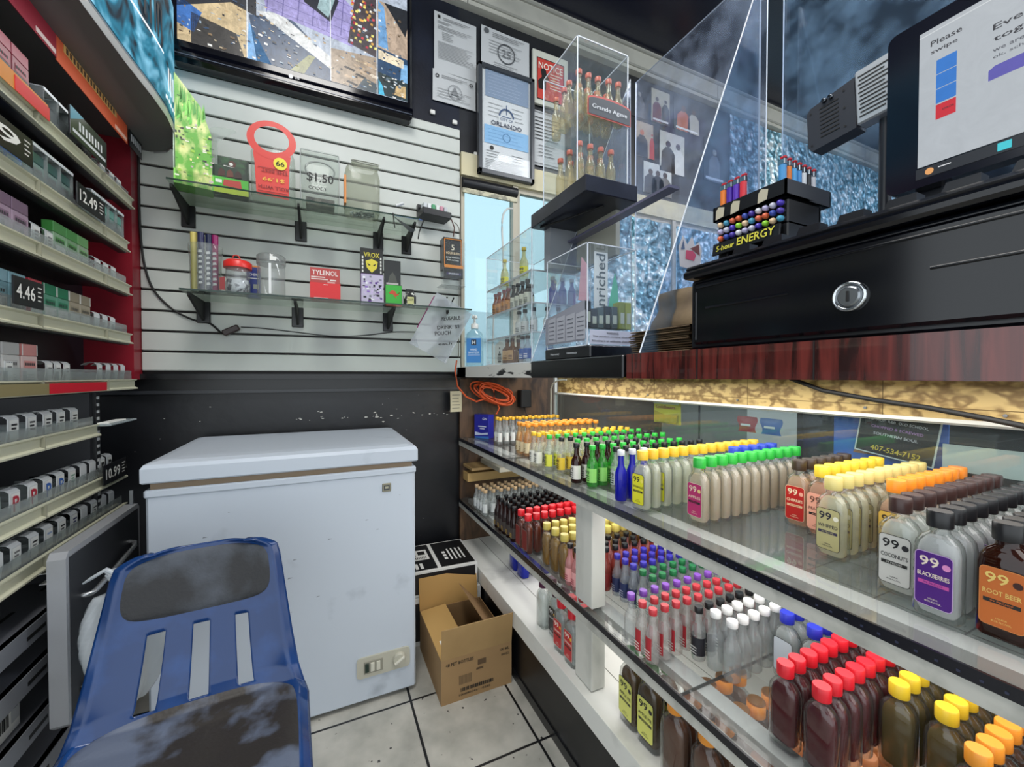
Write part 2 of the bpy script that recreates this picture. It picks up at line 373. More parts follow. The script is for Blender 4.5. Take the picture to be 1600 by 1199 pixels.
# six tiled camera views, drawn as coloured regions
def reg(pts, h, k): m.poly([(-.445+.89*a, .072+.40*b) for a, b in pts], y-.0002*k, em(h, .9))
reg([(0, 0), (.26, 0), (.26, .5), (0, .5)], '#c9b48d', 1); reg([(.05, 0), (.25, 0), (.22, .2), (.05, .28)], '#3c3a38', 2); reg([(0, .15), (.06, .1), (.09, .3), (0, .4)], '#3d6fb5', 2); reg([(0, .3), (.2, .48), (.3, .42), (.3, .62), (0, .62)], '#2c2e34', 2)
reg([(.26, 0), (.36, 0), (.27, .35)], '#6fa6d8', 3)
reg([(.27, .42), (.45, .5), (.62, .2), (.62, -0.0), (.30, 0)], '#3a4e69', 3); reg([(.3, .48), (.4, .52), (.64, .22), (.62, .12)], '#d5d8d8', 4); reg([(.44, .0), (.5, 0), (.55, .2), (.52, .2)], '#8e9064', 4)
reg([(.34, .52), (.72, .42), (.8, .7), (.62, 1), (.3, 1)], '#9c94c9', 5)
for q in range(6): reg([(.34+.065*q, .5), (.344+.065*q, .5), (.364+.065*q, 1), (.36+.065*q, 1)], '#6c659c', 6)
for q in range(5): reg([(.32, .55+.09*q), (.76, .46+.09*q), (.76, .465+.09*q), (.32, .555+.09*q)], '#6c659c', 6)
reg([(.50, .72), (.62, .60), (.66, .85), (.52, .95)], '#1d2230', 7); reg([(.56, .70), (.61, .64), (.64, .84), (.58, .88)], '#9db9bd', 8)
reg([(.62, 0), (.84, 0), (.84, .38), (.62, .34)], '#a3927f', 9)
for q in range(16):
    x = .63+.2*rg.random(); z = .03+.28*rg.random(); reg([(x, z), (x+.05, z-.02), (x+.06, z), (x+.01, z+.02)], rg.choice(['#d9cdbb', '#6e5b49', '#2f2c2c', '#bca58b']), 10)
reg([(.74, 0), (.84, 0), (.84, .1), (.78, .13)], '#46545c', 11)
reg([(.70, .45), (.84, .38), (.84, 1), (.74, 1)], '#4a4246', 10)
for q in range(60):
    x = .71+.12*rg.random(); z = .42+.5*rg.random(); reg([(x, z), (x+.012, z-.004), (x+.014, z+.02), (x+.002, z+.024)], rg.choice(['#d94c56', '#f0ece2', '#d7a552', '#283238', '#c9d3dc', '#a93246', '#e9e27c']), 12)
reg([(.845, .5), (1, .46), (1, 1), (.845, 1)], '#b39f8c', 13); reg([(.85, .52), (.9, .5), (.88, .95), (.85, 1)], '#6fa0cf', 14); reg([(.9, .95), (.99, .7), (1, .8), (1, 1), (.88, 1)], '#22262d', 14)
reg([(.845, .24), (1, .2), (1, .46), (.845, .5)], '#24476b', 13); reg([(.85, .38), (.98, .35), (.98, .44), (.85, .48)], '#e7d9bd', 14); reg([(.96, .2), (1, .2), (1, .4), (.97, .4)], '#7db0dd', 14)
reg([(.845, 0), (1, 0), (1, .2), (.845, .24)], '#20343a', 15); reg([(.93, .04), (.99, .03), (.99, .16), (.94, .14)], '#cdb07e', 16); reg([(.85, 0), (.88, 0), (.87, .1), (.85, .16)], '#45b3d6', 16)
for q in range(26):
    x = .86+.12*rg.random(); z = .14+.08*rg.random(); reg([(x, z), (x+.01, z), (x+.012, z+.012), (x, z+.014)], rg.choice(['#10181c', '#e9eceb', '#5a6a6a']), 17)
for q in range(330):
    x = rg.random()*.97; z = rg.random()*.9; w = .004+.014*rg.random(); hh = .004+.018*rg.random()
    if .34 < x < .70 and z > .45: continue
    reg([(x, z), (x+w, z-.3*w), (x+w, z+hh-.3*w), (x, z+hh)], rg.choice(['#d8c8a8', '#5b6a7a', '#2a2c30', '#a8bccb', '#8a7458', '#e6e6e2', '#39506e', '#6e5c48', '#c0a57c']), 17)
for a in (.262, .618, .842): reg([(a, 0), (a+.003, 0), (a+.003, 1), (a, 1)], '#e8edf2', 18)
m.build('screen', t)
m = MB(); gw = em('#dfe3ea', .6); m.lathe([(.0085, 0), (.0085, .001)], 20, gw, FT(-.052, .043, -.0575)); m.text('LG', .011, FT(-.028, .043, -.0585), gw); m.build('logo', t)

# ======================= PAPERS ON THE DARK WALL =======================
PAP = P('#c3c6c8', .6); GREY = P('#85888b', .7); MID = P('#55585c', .7)
def lines(m, x0, x1, z0, z1, n, y, mat=GREY, th=.0022, rag=.25, seed=1):
    r = random.Random(seed)
    for k in range(n):
        z = z1-(z1-z0)*(k+.5)/n; e = x1-(x1-x0)*rag*r.random(); m.quad(x0, e, z-th/2, z+th/2, y, mat)
def paper(name, label, x0, x1, z0, z1, fn, tilt=0, y=1.957, mat=PAP):
    w, h = x1-x0, z1-z0; o = MB(); o.M = RY(tilt)
    o.grid(lambda u, v: (w*(u-.5), -.003*math.sin(3*u+2*v)-.002*(v*v), h*(v-.5)), 6, 6, mat)
    if fn: fn(o, w, h)
    return tag(o.build(name, loc=((x0+x1)/2, y, (z0+z1)/2)), label, 'paper')
def f1(o, w, h):
    y = -.0075; o.quad(-.42*w, -.36*w, .39*h, .44*h, y, INK); lines(o, -.3*w, .35*w, .37*h, .43*h, 2, y, MID)
    lines(o, -.42*w, -.1*w, .3*h, .35*h, 2, y); lines(o, -.42*w, .42*w, .2*h, .28*h, 3, y); lines(o, -.32*w, -.05*w, .03*h, .18*h, 5, y); lines(o, -.42*w, .42*w, -.3*h, 0, 12, y)
paper('posted_letter', 'typed letter taped on dark wall, topmost sheet beside the television', .498, .712, 2.535, 2.81, f1, 0)
def f2(o, w, h):
    y = -.0075; o.text('o', .13*h, FT(-.4*w, .3*h, y), INK); o.text('o', .13*h, FT(.38*w, .3*h, y), INK); lines(o, -.3*w, .3*w, .26*h, .38*h, 2, y, MID)
    o.lathe([(.036, 0), (.033, 0)], 18, GREY, FT(0, -.1*h, y), caps=False); o.text('A', .05, FT(0, -.1*h, y), GREY); lines(o, -.4*w, .4*w, -.4*h, -.05*h, 4, y)
paper('certificate_sheet', 'small certificate with round seal taped below the typed letter', .49, .708, 2.39, 2.535, f2, 0)
def f3(o, w, h):
    y = -.0075; o.lathe([(.014, 0), (.0, 0)], 16, MID, FT(-.4*w, .4*h, y), caps=False); lines(o, -.28*w, .4*w, .3*h, .42*h, 3, y, MID)
    o.lathe([(.05, 0), (.044, 0)], 24, MID, FT(0, 0, y), caps=False); o.text('25', .04, FT(0, .0, y), GREY); lines(o, -.35*w, .35*w, -.1*h, .24*h, 5, y); lines(o, -.25*w, .25*w, -.4*h, -.25*h, 3, y)
    o.quad(-.46*w, -.38*w, -.44*h, -.36*h, y, INK)
paper('tax_certificate', 'landscape certificate with round seal, above the framed licence', .737, 1.01, 2.615, 2.828, f3, 0)
t = thing('framed_licence', 'tall black-framed city licence reading ORLANDO hanging above the window', 'frame', (.86, 1.922, 2.34))
m = MB()
for a in ((-.155, -.135, -.27, .27), (.135, .155, -.27, .27), (-.155, .155, -.27, -.245), (-.155, .155, .25, .27)): m.bbox(a[0], a[1], -.018, .012, a[2], a[3], P('#3c4046', .3), .003)
m.build('frame', t)
m = MB(); y = -.003; m.quad(-.135, .135, -.245, .25, 0, P('#d4d9dc', .5)); m.quad(-.115, .125, .12, .25, y, P('#8296b0', .5)); m.quad(-.12, .125, -.11, -.02, y, P('#85b7e0', .5))
lines(m, -.1, .1, .13, .24, 7, y-.001, P('#aebbd0', .6)); lines(m, -.1, -.02, .02, .10, 4, y, GREY); lines(m, .03, .1, .02, .10, 4, y, GREY)
nb = P('#33507a', .5)
m.lathe([(.042, 0), (.034, 0)], 24, nb, FT(0, .04, y-.001) @ Matrix.Scale(1, 4), caps=False); m.quad(-.045, .045, -.01, .038, y-.0012, P('#d4d9dc', .5)); m.quad(-.002, .002, .05, .10, y-.001, nb); m.quad(-.025, .025, .036, .041, y-.0014, nb)
m.text('CITY OF', .014, FT(0, .024, y-.002), nb); m.text('ORLANDO', .022, FT(0, -.004, y-.002), P('#27324a', .5), w=.17)
m.lathe([(.022, 0), (.018, 0)], 20, P('#4f84b4', .5), FT(0, -.065, y-.001), caps=False); lines(m, -.1, .1, -.1, -.03, 4, y-.001, P('#6ea3d0', .5))
m.lathe([(.011, 0), (0, 0)], 16, INK, FT(-.08, -.13, y), caps=False); lines(m, -.11, -.03, -.18, -.14, 3, y, MID); lines(m, .03, .1, -.18, -.14, 3, y, MID); lines(m, -.115, .11, -.235, -.185, 6, y); m.build('licence_sheet', t)
MB().box(-.134, .134, -.0075, -.0065, -.245, .25, glass('#ffffff', .01, .3)).build('glass', t)
t = thing('notice_sign', 'red NOTICE sign with black figure in a white frame on the wall', 'sign', (1.132, 1.95, 2.66))
m = MB(); m.box(-.108, .108, -.006, .008, -.14, .14, P('#d2d3c6', .5)); m.build('frame', t)
m = MB(); m.quad(-.085, .085, -.115, .105, -.0072, P('#14100f', .6)); m.quad(-.08, .08, -.11, .1, -.0078, P('#c9453a', .5)); m.text('NOTICE', .036, FT(0, .065, -.0085), P('#f1e9dc', .5), w=.148)
m.poly([(-.075, -.06), (-.03, -.06), (-.028, -.01), (-.01, .0), (-.03, .035), (-.06, .035), (-.055, .005), (-.078, -.02)], -.0086, INK); m.lathe([(.017, 0), (0, 0)], 14, INK, FT(-.045, .035, -.0088), caps=False)
lines(m, -.005, .075, -.05, .04, 6, -.0086, P('#eadbcf', .6), .005, .3); m.build('printed_face', t)
def f4(o, w, h):
    y = -.0075
    for a in ((-.47, -.455), (.455, .47)): o.quad(a[0]*w, a[1]*w, -.47*h, .47*h, y, MID)
    for a in ((-.47, -.46), (.46, .47)): o.quad(-.47*w, .47*w, a[0]*h, a[1]*h, y, MID)
    lines(o, -.4*w, .4*w, -.05*h, .4*h, 7, y, INK, .004); lines(o, -.3*w, .2*w, -.35*h, -.1*h, 4, y, MID, .003)
paper('posted_notice', 'white notice with black border lines posted under the red NOTICE sign', 1.02, 1.235, 2.2, 2.49, f4, 0)
for x, z in ((.49, 2.33), (.60, 2.31), (.71, 2.18)):
    tag(MB().bbox(-.012, .012, -.012, 0, -.01, .01, WHITE, .003).build('wall_clip', loc=(x, 1.964, z)), 'small white plastic wall clip stuck on the dark wall beside television', 'clip', 'white clips on the dark wall')

# person posters, unframed
def poster(label, x0, x1, z0, z1, bgc, figs, strip=None):
    t = MB(); w, h = x1-x0, z1-z0; t.box(-w/2, w/2, -.003, 0, -h/2, h/2, P(bgc, .45))
    for fx, sc_, bc, sk in figs:
        t.poly([(fx-.28*w*sc_, -h/2), (fx+.28*w*sc_, -h/2), (fx+.26*w*sc_, -.02*h), (fx+.1*w*sc_, .12*h), (fx-.1*w*sc_, .12*h), (fx-.26*w*sc_, -.02*h)], -.0036, P(bc, .6))
        t.lathe([(.1*w*sc_, 0), (0, 0)], 14, P(sk, .6), FT(fx, .2*h, -.0042), caps=False)
    if strip: t.quad(-.42*w, .42*w, -.46*h, -.40*h, -.005, P(strip, .5))
    tag(t.build('poster', loc=((x0+x1)/2, 1.963, (z0+z1)/2)), label, 'poster')
poster('poster of a person in red between pale figures, top row left', 1.86, 2.01, 2.65, 2.85, '#b9b39c', [(-.03, .9, '#6b2a34', '#4a3428'), (.04, .8, '#272727', '#3b2c24')], '#e3e3df')
poster('poster of two people, one in orange, top row beside slanted guard', 2.045, 2.275, 2.65, 2.85, '#3a3a3c', [(-.03, .9, '#c46a3c', '#6a4634'), (.06, .8, '#b9b6a6', '#5a4234')], '#e8e8e4')
poster('cream poster with round orange emblem above a dark suit', 1.735, 1.875, 2.41, 2.62, '#b6a48c', [(-.02, 1.2, '#23262e', '#c26a3e'), (.06, .5, '#bb3d36', '#a83a30')], None)
poster('pale poster of two standing people, one wearing sunglasses', 1.93, 2.14, 2.36, 2.61, '#c2c3b8', [(-.035, 1, '#2b2a2a', '#2e2520'), (.05, .95, '#d9d9d2', '#3a2c26')], None)
poster('pale poster of three seated people, lowest on the wall', 1.80, 2.03, 2.20, 2.39, '#cfd2cb', [(-.06, .8, '#4a4643', '#5a463a'), (0, .8, '#2c2a2c', '#4a372c'), (.06, .8, '#77726a', '#4d3b30')], None)
poster('dark poster with grey figure, high beside the acrylic tower', 1.70, 1.83, 2.64, 2.84, '#2c2f33', [(0, 1, '#5a5d60', '#82807a')], None)
poster('dark poster of a pale figure partly behind slanted guard', 2.32, 2.52, 2.38, 2.66, '#35393f', [(0, 1, '#7b8087', '#a5a39c')], '#dfe3e6')

# ======================= CHEST FREEZER =======================
FZ = P('#c2cbd6', .4, noise=(7, '#9ca5b0', .62, .8), bump=.25, bscale=7)
t = thing('chest_freezer', 'dented white chest freezer standing against the black wall', 'freezer', (-.072, 1.387, 0))
m = MB(); m.bbox(-.355, .355, 0, .52, .012, .755, FZ, .006); m.bbox(-.358, .358, -.004, .522, .742, .764, FZ, .004)
for i in range(16):
    r = random.Random(i); x = r.uniform(-.32, .33); z = r.uniform(.15, .7); s_ = r.uniform(.001, .003)
    m.poly([(x, z), (x+s_*4, z+s_*.5), (x+s_*5, z+s_), (x+s_, z+s_*1.4)], -.0007, P('#7f868f', .6))
m.build('body', t)
MB().box(-.345, .345, .003, .515, .762, .785, P('#8a7863', .7)).build('seal', t)
m = MB(); R0 = [(-.362, -.012, 0), (.362, -.012, 0), (.362, .525, 0), (-.362, .525, 0)]
def rg_(z, i): return [(-.362+i, -.012+i, z), (.362-i, -.012+i, z), (.362-i, .525-i, z), (-.362+i, .525-i, z)]
m.rings([rg_(.782, .004), rg_(.786, 0), rg_(.822, 0), rg_(.832, .006), rg_(.838, .03), rg_(.840, .07)], FZ, sm=False)
m.build('lid', t)
m = MB(); m.bbox(-.014, .014, -.004, 0, -.014, .014, P('#8a8674', .3, .5), .002, T3(.262, 0, .702)); m.quad(.253, .271, .694, .710, -.0045, P('#3e4146', .5)); m.quad(.257, .267, .699, .706, -.005, P('#a7a48f', .3)); m.build('badge', t)
p = MB(); gp = P('#b9b7a8', .4)
p.M = T3(.250, 0, .126) @ RY(0); p.prism(rrect(.168, .066, .012), 0, .006, gp, FRONT); ctrl = p.build('control_panel', t)
m = MB(); m.M = T3(.250, 0, .126); m.bbox(-.062, -.004, -.0085, -.004, -.02, .02, P('#8f8d80', .4), .001)
for x, cc in ((-.053, '#152c22'), (-.036, '#cfcdbf'), (-.018, '#cfcdbf')): m.bbox(x-.006, x+.006, -.012, -.006, -.014, .014, P(cc, .3), .001)
m.build('switch', ctrl)
m = MB(); m.M = T3(.250+.048, 0, .128); m.lathe([(.021, 0), (.021, .006), (.018, .012)], 24, gp, fl(-.006)); m.bbox(-.003, .003, -.024, -.012, -.018, .018, P('#d6d4c8', .4), .001, RY(60)); m.build('dial', ctrl)

# ======================= BLUE CHAIR =======================
t = thing('plastic_chair', 'blue plastic chair with worn dark pads in front of the freezer', 'chair', (-.232, 1.0, 0), 4)
BLUE = P('#123467', .2, noise=(12, '#1b4684', .5, .75)); PADB = P('#2e2f31', .75, noise=(5, '#4d525a', .48, .60), bump=.35, bscale=170)
PADS = P('#29241f', .5, noise=(5, '#5d6678', .52, .58), bump=.2, bscale=120)
prof = [(.10, .700), (.088, .66), (.062, .58), (.036, .50), (.012, .435), (-.012, .402), (-.06, .388), (-.14, .385), (-.24, .388), (-.33, .392), (-.385, .385), (-.40, .36)]
def cprof(v):
    q = v*(len(prof)-1); i = min(int(q), len(prof)-2); f = q-i; f = f
    return (prof[i][0]*(1-f)+prof[i+1][0]*f, prof[i][1]*(1-f)+prof[i+1][1]*f)
def hw(v):
    if v < .045: return .085+.055*math.sqrt(max(0, v/.045))
    if v < .5: return .14+.058*((v-.045)/.455)
    return .198-.01*(v-.5)
def shell(u, v, off=0.0):
    y, z = cprof(v); w = hw(v); x = (2*u-1)*w; e = abs(2*u-1)
    q = min(1, max(0, (v-.30)/.24)); q = q*q*(3-2*q)            # 0 on the back, 1 on the seat
    y -= (1-q)*(.035*e**3+off); z += q*(.02*e**3+off)
    if e > .9: y += (1-q)*(e-.9)*.18; z -= q*(e-.9)*.3          # rolled rim
    return (x, y, z)
def skip(u, v):
    x = (2*u-1)
    return .215 < v < .40 and any(abs(x-cx) < .085 for cx in (-.43, 0.02, .45))
m = MB(); m.grid(lambda u, v: shell(u, v), 80, 110, BLUE, skip=skip)
o = m.build('seat_shell', t); md = o.modifiers.new('s', 'SOLIDIFY'); md.thickness = .005; md.offset = 0
m = MB()
def padg(u, v):
    a = 2*u-1; b = 2*v-1; k = (1-max(abs(a), abs(b))**8)
    s_ = .84; rr_ = 1-.16*abs(a*b)**3; ca = a*rr_; cb = b*rr_
    return shell(.5+.5*ca*s_, .105+.085*cb+.0, .003+.006*k)
m.grid(padg, 44, 30, PADB); m.build('back_pad', t)
m = MB()
def padq(u, v):
    a = 2*u-1; b = 2*v-1; k = (1-max(abs(a), abs(b))**8)
    rr_ = 1-.16*abs(a*b)**3; ca = a*rr_; cb = b*rr_
    return shell(.5+.5*ca*.9, .68+.27*cb, .004+.009*k)
m.grid(padq, 40, 40, PADS)
m.build('seat_pad', t)
chm = P('#9ba0a6', .2, 1)
for sx in (-1, 1):
    for y0, y1 in ((-.02, .06), (-.3, -.36)):
        MB().tube([(sx*.12, y0, .383), (sx*.16, y0, .36), (sx*.195, y1, .02), (sx*.195, y1, .0)], .009, 10, chm).build('leg', t)

# ======================= CIGARETTE RACK =======================
# built facing +X: local x runs along the wall (world Y), local -y faces the aisle
RX0, RY0 = -.58, 1.0
rack = thing('cigarette_rack', 'tall black and grey cigarette rack with cream shelf rails on left wall', 'rack', (RX0, RY0, 0), 90)
rk = P('#1c1d20', .4); rkd = P('#101114', .5); RAIL = P('#c3c2aa', .4); PLA = glass('#e9eeee', .22, .9, .15, '#cfd3d2')
m = MB(); m.box(-.25, .80, .45, .47, 0, 1.05, rkd); m.box(-.25, .88, .155, .17, 1.05, 1.95, P('#15131c', .5))
for x in (-.1, .12, .34, .53): m.box(x, x+.02, .43, .45, .2, 1.9, P('#2a2b2f', .4)); 
m.box(.56, .575, .02, .45, .62, 1.06, P('#232429', .45)); m.build('back_panel', rack)
m = MB(); m.box(.575, .60, .012, .032, .02, 1.05, rk)
for k in range(46): m.box(.580, .592, .0105, .0125, .10+.02*k, .108+.02*k, P('#c7c9c9', .4))
m.build('upright', rack)
MB().box(.88, .955, .023, .155, 1.055, 2.0, P('#8e1526', .4, noise=(4, '#6d0f1e', .45, .7))).build('side_panel', rack)
def shelf(z, x1, strip=None, fence=.03, x0=-.25, step=None):
    dp = .15 if z > 1.01 else .44
    m = MB(); m.box(x0, x1, .0, dp, z-.004, z, P('#2c2d30', .4)); m.box(x0, x1, 0, .02, z-.03, z-.004, rk)
    s = m.build('shelf', rack)
    m = MB(); m.prism([(0.0, -.026), (-.012, -.026), (-.012, -.022), (-.004, -.018), (-.004, .0), (-.010, .004), (-.010, .007), (0, .006)], x0, x1, RAIL, T3(0, 0, z) @ Matrix(((0, 0, 1, 0), (1, 0, 0, 0), (0, 1, 0, 0), (0, 0, 0, 1))))
    for k in range(3): m.box(x0+.22+.31*k, x0+.222+.31*k, -.0128, 0, z-.024, z+.006, P('#8d8c7a', .5)) if x0+.22+.31*k < x1 else None
    m.build('price_rail', s)
    m = MB(); m.box(x0, x1-.002, .004, .006, z, z+fence, PLA); 
    k = x0+.03
    while k < x1: m.box(k, k+.0015, .006, .145, z, z+fence*.8, PLA); k += .06
    m.build('clear_fence', s)
    return s
SH = {}
for z, x1, f in ((1.655, .80, .03), (1.50, .76, .03), (1.36, .77, .035), (1.20, .77, .035), (1.05, .80, .035), (.925, .54, .028), (.77, .71, .03), (.655, .71, .03)):
    SH[z] = shelf(z, x1, fence=f)
PUSH = glass('#f4f7f7', .8, .6, .2, '#f1f3f3')
def pusher(s, x, z, mark=None, w=.022, h=.055):
    m = MB(); prof_ = [(.046, h*.84), (.038, h*.95), (.027, h*1.0), (.017, h*.97), (.011, h*.87), (.011, h*.5), (.015, 0)]
    rr = [[(x-w/2, y, z+a), (x+w/2, y, z+a), (x+w/2, y+.0015, z+a-.0005), (x-w/2, y+.0015, z+a-.0005)] for y, a in prof_]
    m.rings(rr, PUSH, sm=False)
    if mark:
        m.quad(x-w*.40, x+w*.42, z+h*.12, z+h*.82, .0102, WHITE)
        for k, cc in enumerate(mark[1:]):
            m.quad(x-w*.26, x+w*(.28-.1*(k % 2)), z+h*(.62-.13*k), z+h*(.69-.13*k), .0096, P(cc, .5))
        if mark[0]: m.text(mark[0], h*.55, FT(x, z+h*.46, .0090), P(mark[1], .5), w=w*.6)
    m.build('pusher', s)
# rows of empty pushers
for px, mk in ((.04, None), (.20, ('', '#222222', '#222222')), (.245, 0), (.305, 0), (.35, 0), (.395, 0), (.44, 0)):
    pass
for x, mk in ((.165, 0), (.225, ('', '#333333', '#333333')), (.285, ('', '#555555', '#333333', '#444444')), (.345, ('', '#333333', '#555555', '#333333')), (.40, ('', '#444444', '#444444')), (.46, ('', '#555555', '#444444', '#666666'))): pusher(SH[.925], x, .925, mk, .034, .06)
for x, mk in ((.165, 0), (.225, ('P', '#b3263a')), (.285, ('P', '#b3263a')), (.34, ('P', '#3a66b0')), (.392, ('P', '#3a66b0')), (.445, ('', '#7fa58f', '#7fa58f', '#7fa58f')), (.50, None), (.55, None), (.605, ('n', '#222222')), (.65, ('n', '#222222'))): pusher(SH[.77], x, .77, mk, .032, .06)
for x, mk in ((.17, 0), (.225, ('', '#777777', '#777777')), (.285, ('', '#222222', '#888888')), (.34, ('', '#9aaccf')), (.395, ('', '#222222', '#555555')), (.45, ('', '#2b2f63', '#2b2f63', '#2b2f63')), (.50, None), (.555, ('', '#555555', '#777777')), (.61, None), (.66, None)): pusher(SH[.655], x, .655, mk, .032, .06)
for x in (.215, .355, .39, .43): pusher(SH[1.05], x, 1.05, ('', '#777777') if x != .43 else ('', '#888888', '#888888'), .026, .055)
for x in (.60, .655, .705, .755): pusher(SH[1.05], x, 1.05, ('', '#777777') if x < .62 else None, .028, .058)
for x in (.59, .64, .69): pusher(SH[1.20], x, 1.20, None, .030, .055); pusher(SH[1.36], x+.01, 1.36, ('', '#999999'), .030, .055)
for x in (.315, .365): pusher(SH[1.36], x, 1.36, ('', '#888888', '#888888', '#888888'), .030, .06)
for x in (.64, .70, .75): pusher(SH[1.655], x, 1.655, ('', '#999999', '#bbbbbb'), .030, .055)
# strips on the rails
m = MB(); m.box(-.2, .297, -.0135, -.0125, 1.026, 1.050, P('#8d8159', .4)); m.box(.30, .575, -.0135, -.0125, 1.026, 1.050, P('#d2122b', .4)); m.build('rail_strip', SH[1.05])
m = MB(); m.box(-.2, .315, -.0135, -.012, 1.655, 1.69, P('#d5852e', .4)); m.box(.2, .318, -.0145, -.0135, 1.655, 1.685, P('#d8202c', .4)); m.build('rail_strip', SH[1.655])
m = MB(); m.box(-.2, .38, -.002, .0, 1.84, 1.905, P('#8e1f33', .4)); m.box(.38, .78, -.002, .0, 1.835, 1.905, P('#cc5a36', .4)); m.box(.41, .70, -.003, -.002, 1.875, 1.9, P('#c79a5c', .4)); m.box(.80, .90, -.002, 0, 1.84, 1.90, P('#1a1b20', .4))
m.box(.30, .375, -.003, -.002, 1.845, 1.856, P('#dfc9c4', .4)); m.box(.69, .77, -.003, -.002, 1.84, 1.852, P('#e8b9a4', .4))
for k in range(16): m.box(.42+.017*k, .428+.017*k, -.0038, -.003, 1.878, 1.892, P('#3e2d22', .5))
for k in range(6): m.box(.81+.015*k, .816+.015*k, -.003, -.002, 1.862, 1.885, P('#b9bcc0', .5))
m.build('header_strip', rack)
# steel base shelves with slots
for z in (.535, .44, .325, .21, .09):
    m = MB(); m.box(-.25, .46, -.012, .44, z-.012, z, P('#6a6c72', .35, .2)); m.prism([(0, -.045), (-.014, -.04), (-.014, 0), (0, 0)], -.25, .46, P('#83868c', .35, .2), T3(0, 0, z) @ Matrix(((0, 0, 1, 0), (1, 0, 0, 0), (0, 1, 0, 0), (0, 0, 0, 1))))
    for x in (.2, .33): m.box(x, x+.065, -.0146, -.0138, z-.026, z-.018, INK); 
    for x in (.05, .25, .4): m.box(x, x+.05, .05, .058, z, z+.0006, INK)
    m.build('steel_shelf', rack)
MB().box(-.25, .52, -.02, .44, 0, .03, P('#3a3b3e', .4)).build('plinth', rack)
# price tags
def price(x0, x1, z0, z1, txt, label, off=.016):
    t = thing('price_tag', label, 'price tag', (RX0+off, RY0+(x0+x1)/2, (z0+z1)/2), 90)
    w, h = x1-x0, z1-z0; m = MB(); m.bbox(-w/2, w/2, -.0015, .0015, -h/2, h/2, P('#0d0d0f', .35), .0008); m.build('plate', t)
    m = MB(); m.text(txt, h*.52, FT(-.12*w, 0, -.0022), P('#eceae2', .5), w=w*.60)
    for k in range(4): m.quad(.27*w, (.42-.04*(k % 2))*w, h*(.26-.16*k), h*(.31-.16*k), -.0022, P('#d8d6ce', .5))
    m.build('lettering', t)
price(.175, .275, 1.214, 1.272, '4.46', 'black price tag reading 4.46 below the light blue cigarette packs')
price(.412, .560, 1.505, 1.562, '12.49', 'black price tag reading 12.49 in front of teal cigarette packs', .02)
price(.11, .238, 1.513, 1.572, '9', 'black price tag ending in 9 beside the bright blue packs', .02)
price(.535, .685, .755, .812, '10.99', 'black price tag reading 10.99 at end of the lower rack shelf')
t = thing('brand_sign', 'black and teal shelf sign with white lettering, high on rack', 'sign', (RX0+.018, RY0+.485, 1.705), 90)
m = MB(); m.bbox(-.095, .095, -.002, .002, -.035, .035, P('#0e1116', .3), .0008); m.poly([(-.095, .0), (-.03, .035), (-.095, .035)], -.0024, P('#3e8fa8', .4)); m.quad(-.085, .085, -.024, -.016, -.0025, P('#d7dadb', .5))
for k in range(8): m.quad(-.055+.016*k, -.046+.016*k, -.008, .014, -.0025, P('#e6e8e8', .5))
m.build('sign_face', t)
# packs
def pack(x, z, col, lid, label, band='#d9d9d4', bandh=.36, w=.054, h=.088, frame_=None, group=None):
    t = thing('cigarette_pack', label, 'cigarette pack', (RX0-.012, RY0+x, z), 90, group)
    m = MB(); m.bbox(-w/2, w/2, -.0, .022, 0, h*.70, P(col, .3), .0012); m.quad(-w*.42, w*.42, h*.05, h*bandh, -.0006, P(band, .35))
    m.quad(-w*.36, w*.36, h*bandh+.002, h*.58, -.0006, P(lid, .3))
    for k in range(3): m.quad(-w*(.3-.05*k), w*(.3-.05*k), h*(.10+.06*k), h*(.115+.06*k), -.001, P('#8f9290', .5))
    for k in range(5): m.quad(-w*.32+k*w*.13, -w*.24+k*w*.13, h*.46, h*.53, -.0011, P('#3a3c3c', .5))
    m.build('box', t)
    m = MB(); m.bbox(-w/2, w/2, -.0, .022, h*.70+.0006, h, P(lid, .28), .0012)
    if frame_:
        for a, b_ in ((-.5, -.43), (.43, .5)): m.quad(a*w, b_*w, h*.71, h*.99, -.0006, P(frame_, .35))
    m.build('flip_lid', t)
    return t
pack(.225, 1.05, '#c5c3bf', '#b7b5b2', 'white cigarette pack left of the pale red pack, above red strip')
pack(.285, 1.05, '#d9bdb8', '#d58b86', 'white pack with pale red panel, above red shelf strip', frame_='#ece8e4')
pack(.135, 1.20, '#7fa7b2', '#8fb7c2', 'light blue pack behind the 4.46 tag, at left picture edge')
pack(.192, 1.20, '#7fa7b2', '#8fb7c2', 'light blue pack behind the 4.46 tag, middle of the three')
pack(.250, 1.20, '#7fa7b2', '#93bcc6', 'light blue pack behind the 4.46 tag, next to red pack')
pack(.312, 1.20, '#b7424c', '#bd3d49', 'slim red cigarette pack between light blue and green packs', w=.048)
pack(.367, 1.20, '#5d9a80', '#1f7d57', 'green and white cigarette pack beside the slim red pack', frame_='#dfe6df')
pack(.420, 1.20, '#5d9a80', '#1f7d57', 'green and white cigarette pack beside the tan packs', frame_='#dfe6df')
pack(.474, 1.20, '#a89d88', '#9a8f78', 'tan and white cigarette pack beside the green packs', frame_='#e3e0d6')
pack(.528, 1.20, '#a89d88', '#9a8f78', 'tan and white cigarette pack, last before the empty pushers', frame_='#e3e0d6')
for i, x in enumerate((.15, .207, .264)): pack(x, 1.36, '#b69aae', '#8d6f85', 'mauve cigarette pack, %s of three in a row' % ['leftmost', 'middle', 'rightmost'][i], band='#c3aabb')
pack(.412, 1.36, '#8fb48f', '#4e9a4c', 'green pack with white price sticker, first of the green packs', band='#e4e6e2')
pack(.468, 1.36, '#7fa57c', '#4c9a48', 'green cigarette pack, middle of the three green packs', band='#b9c5b5')
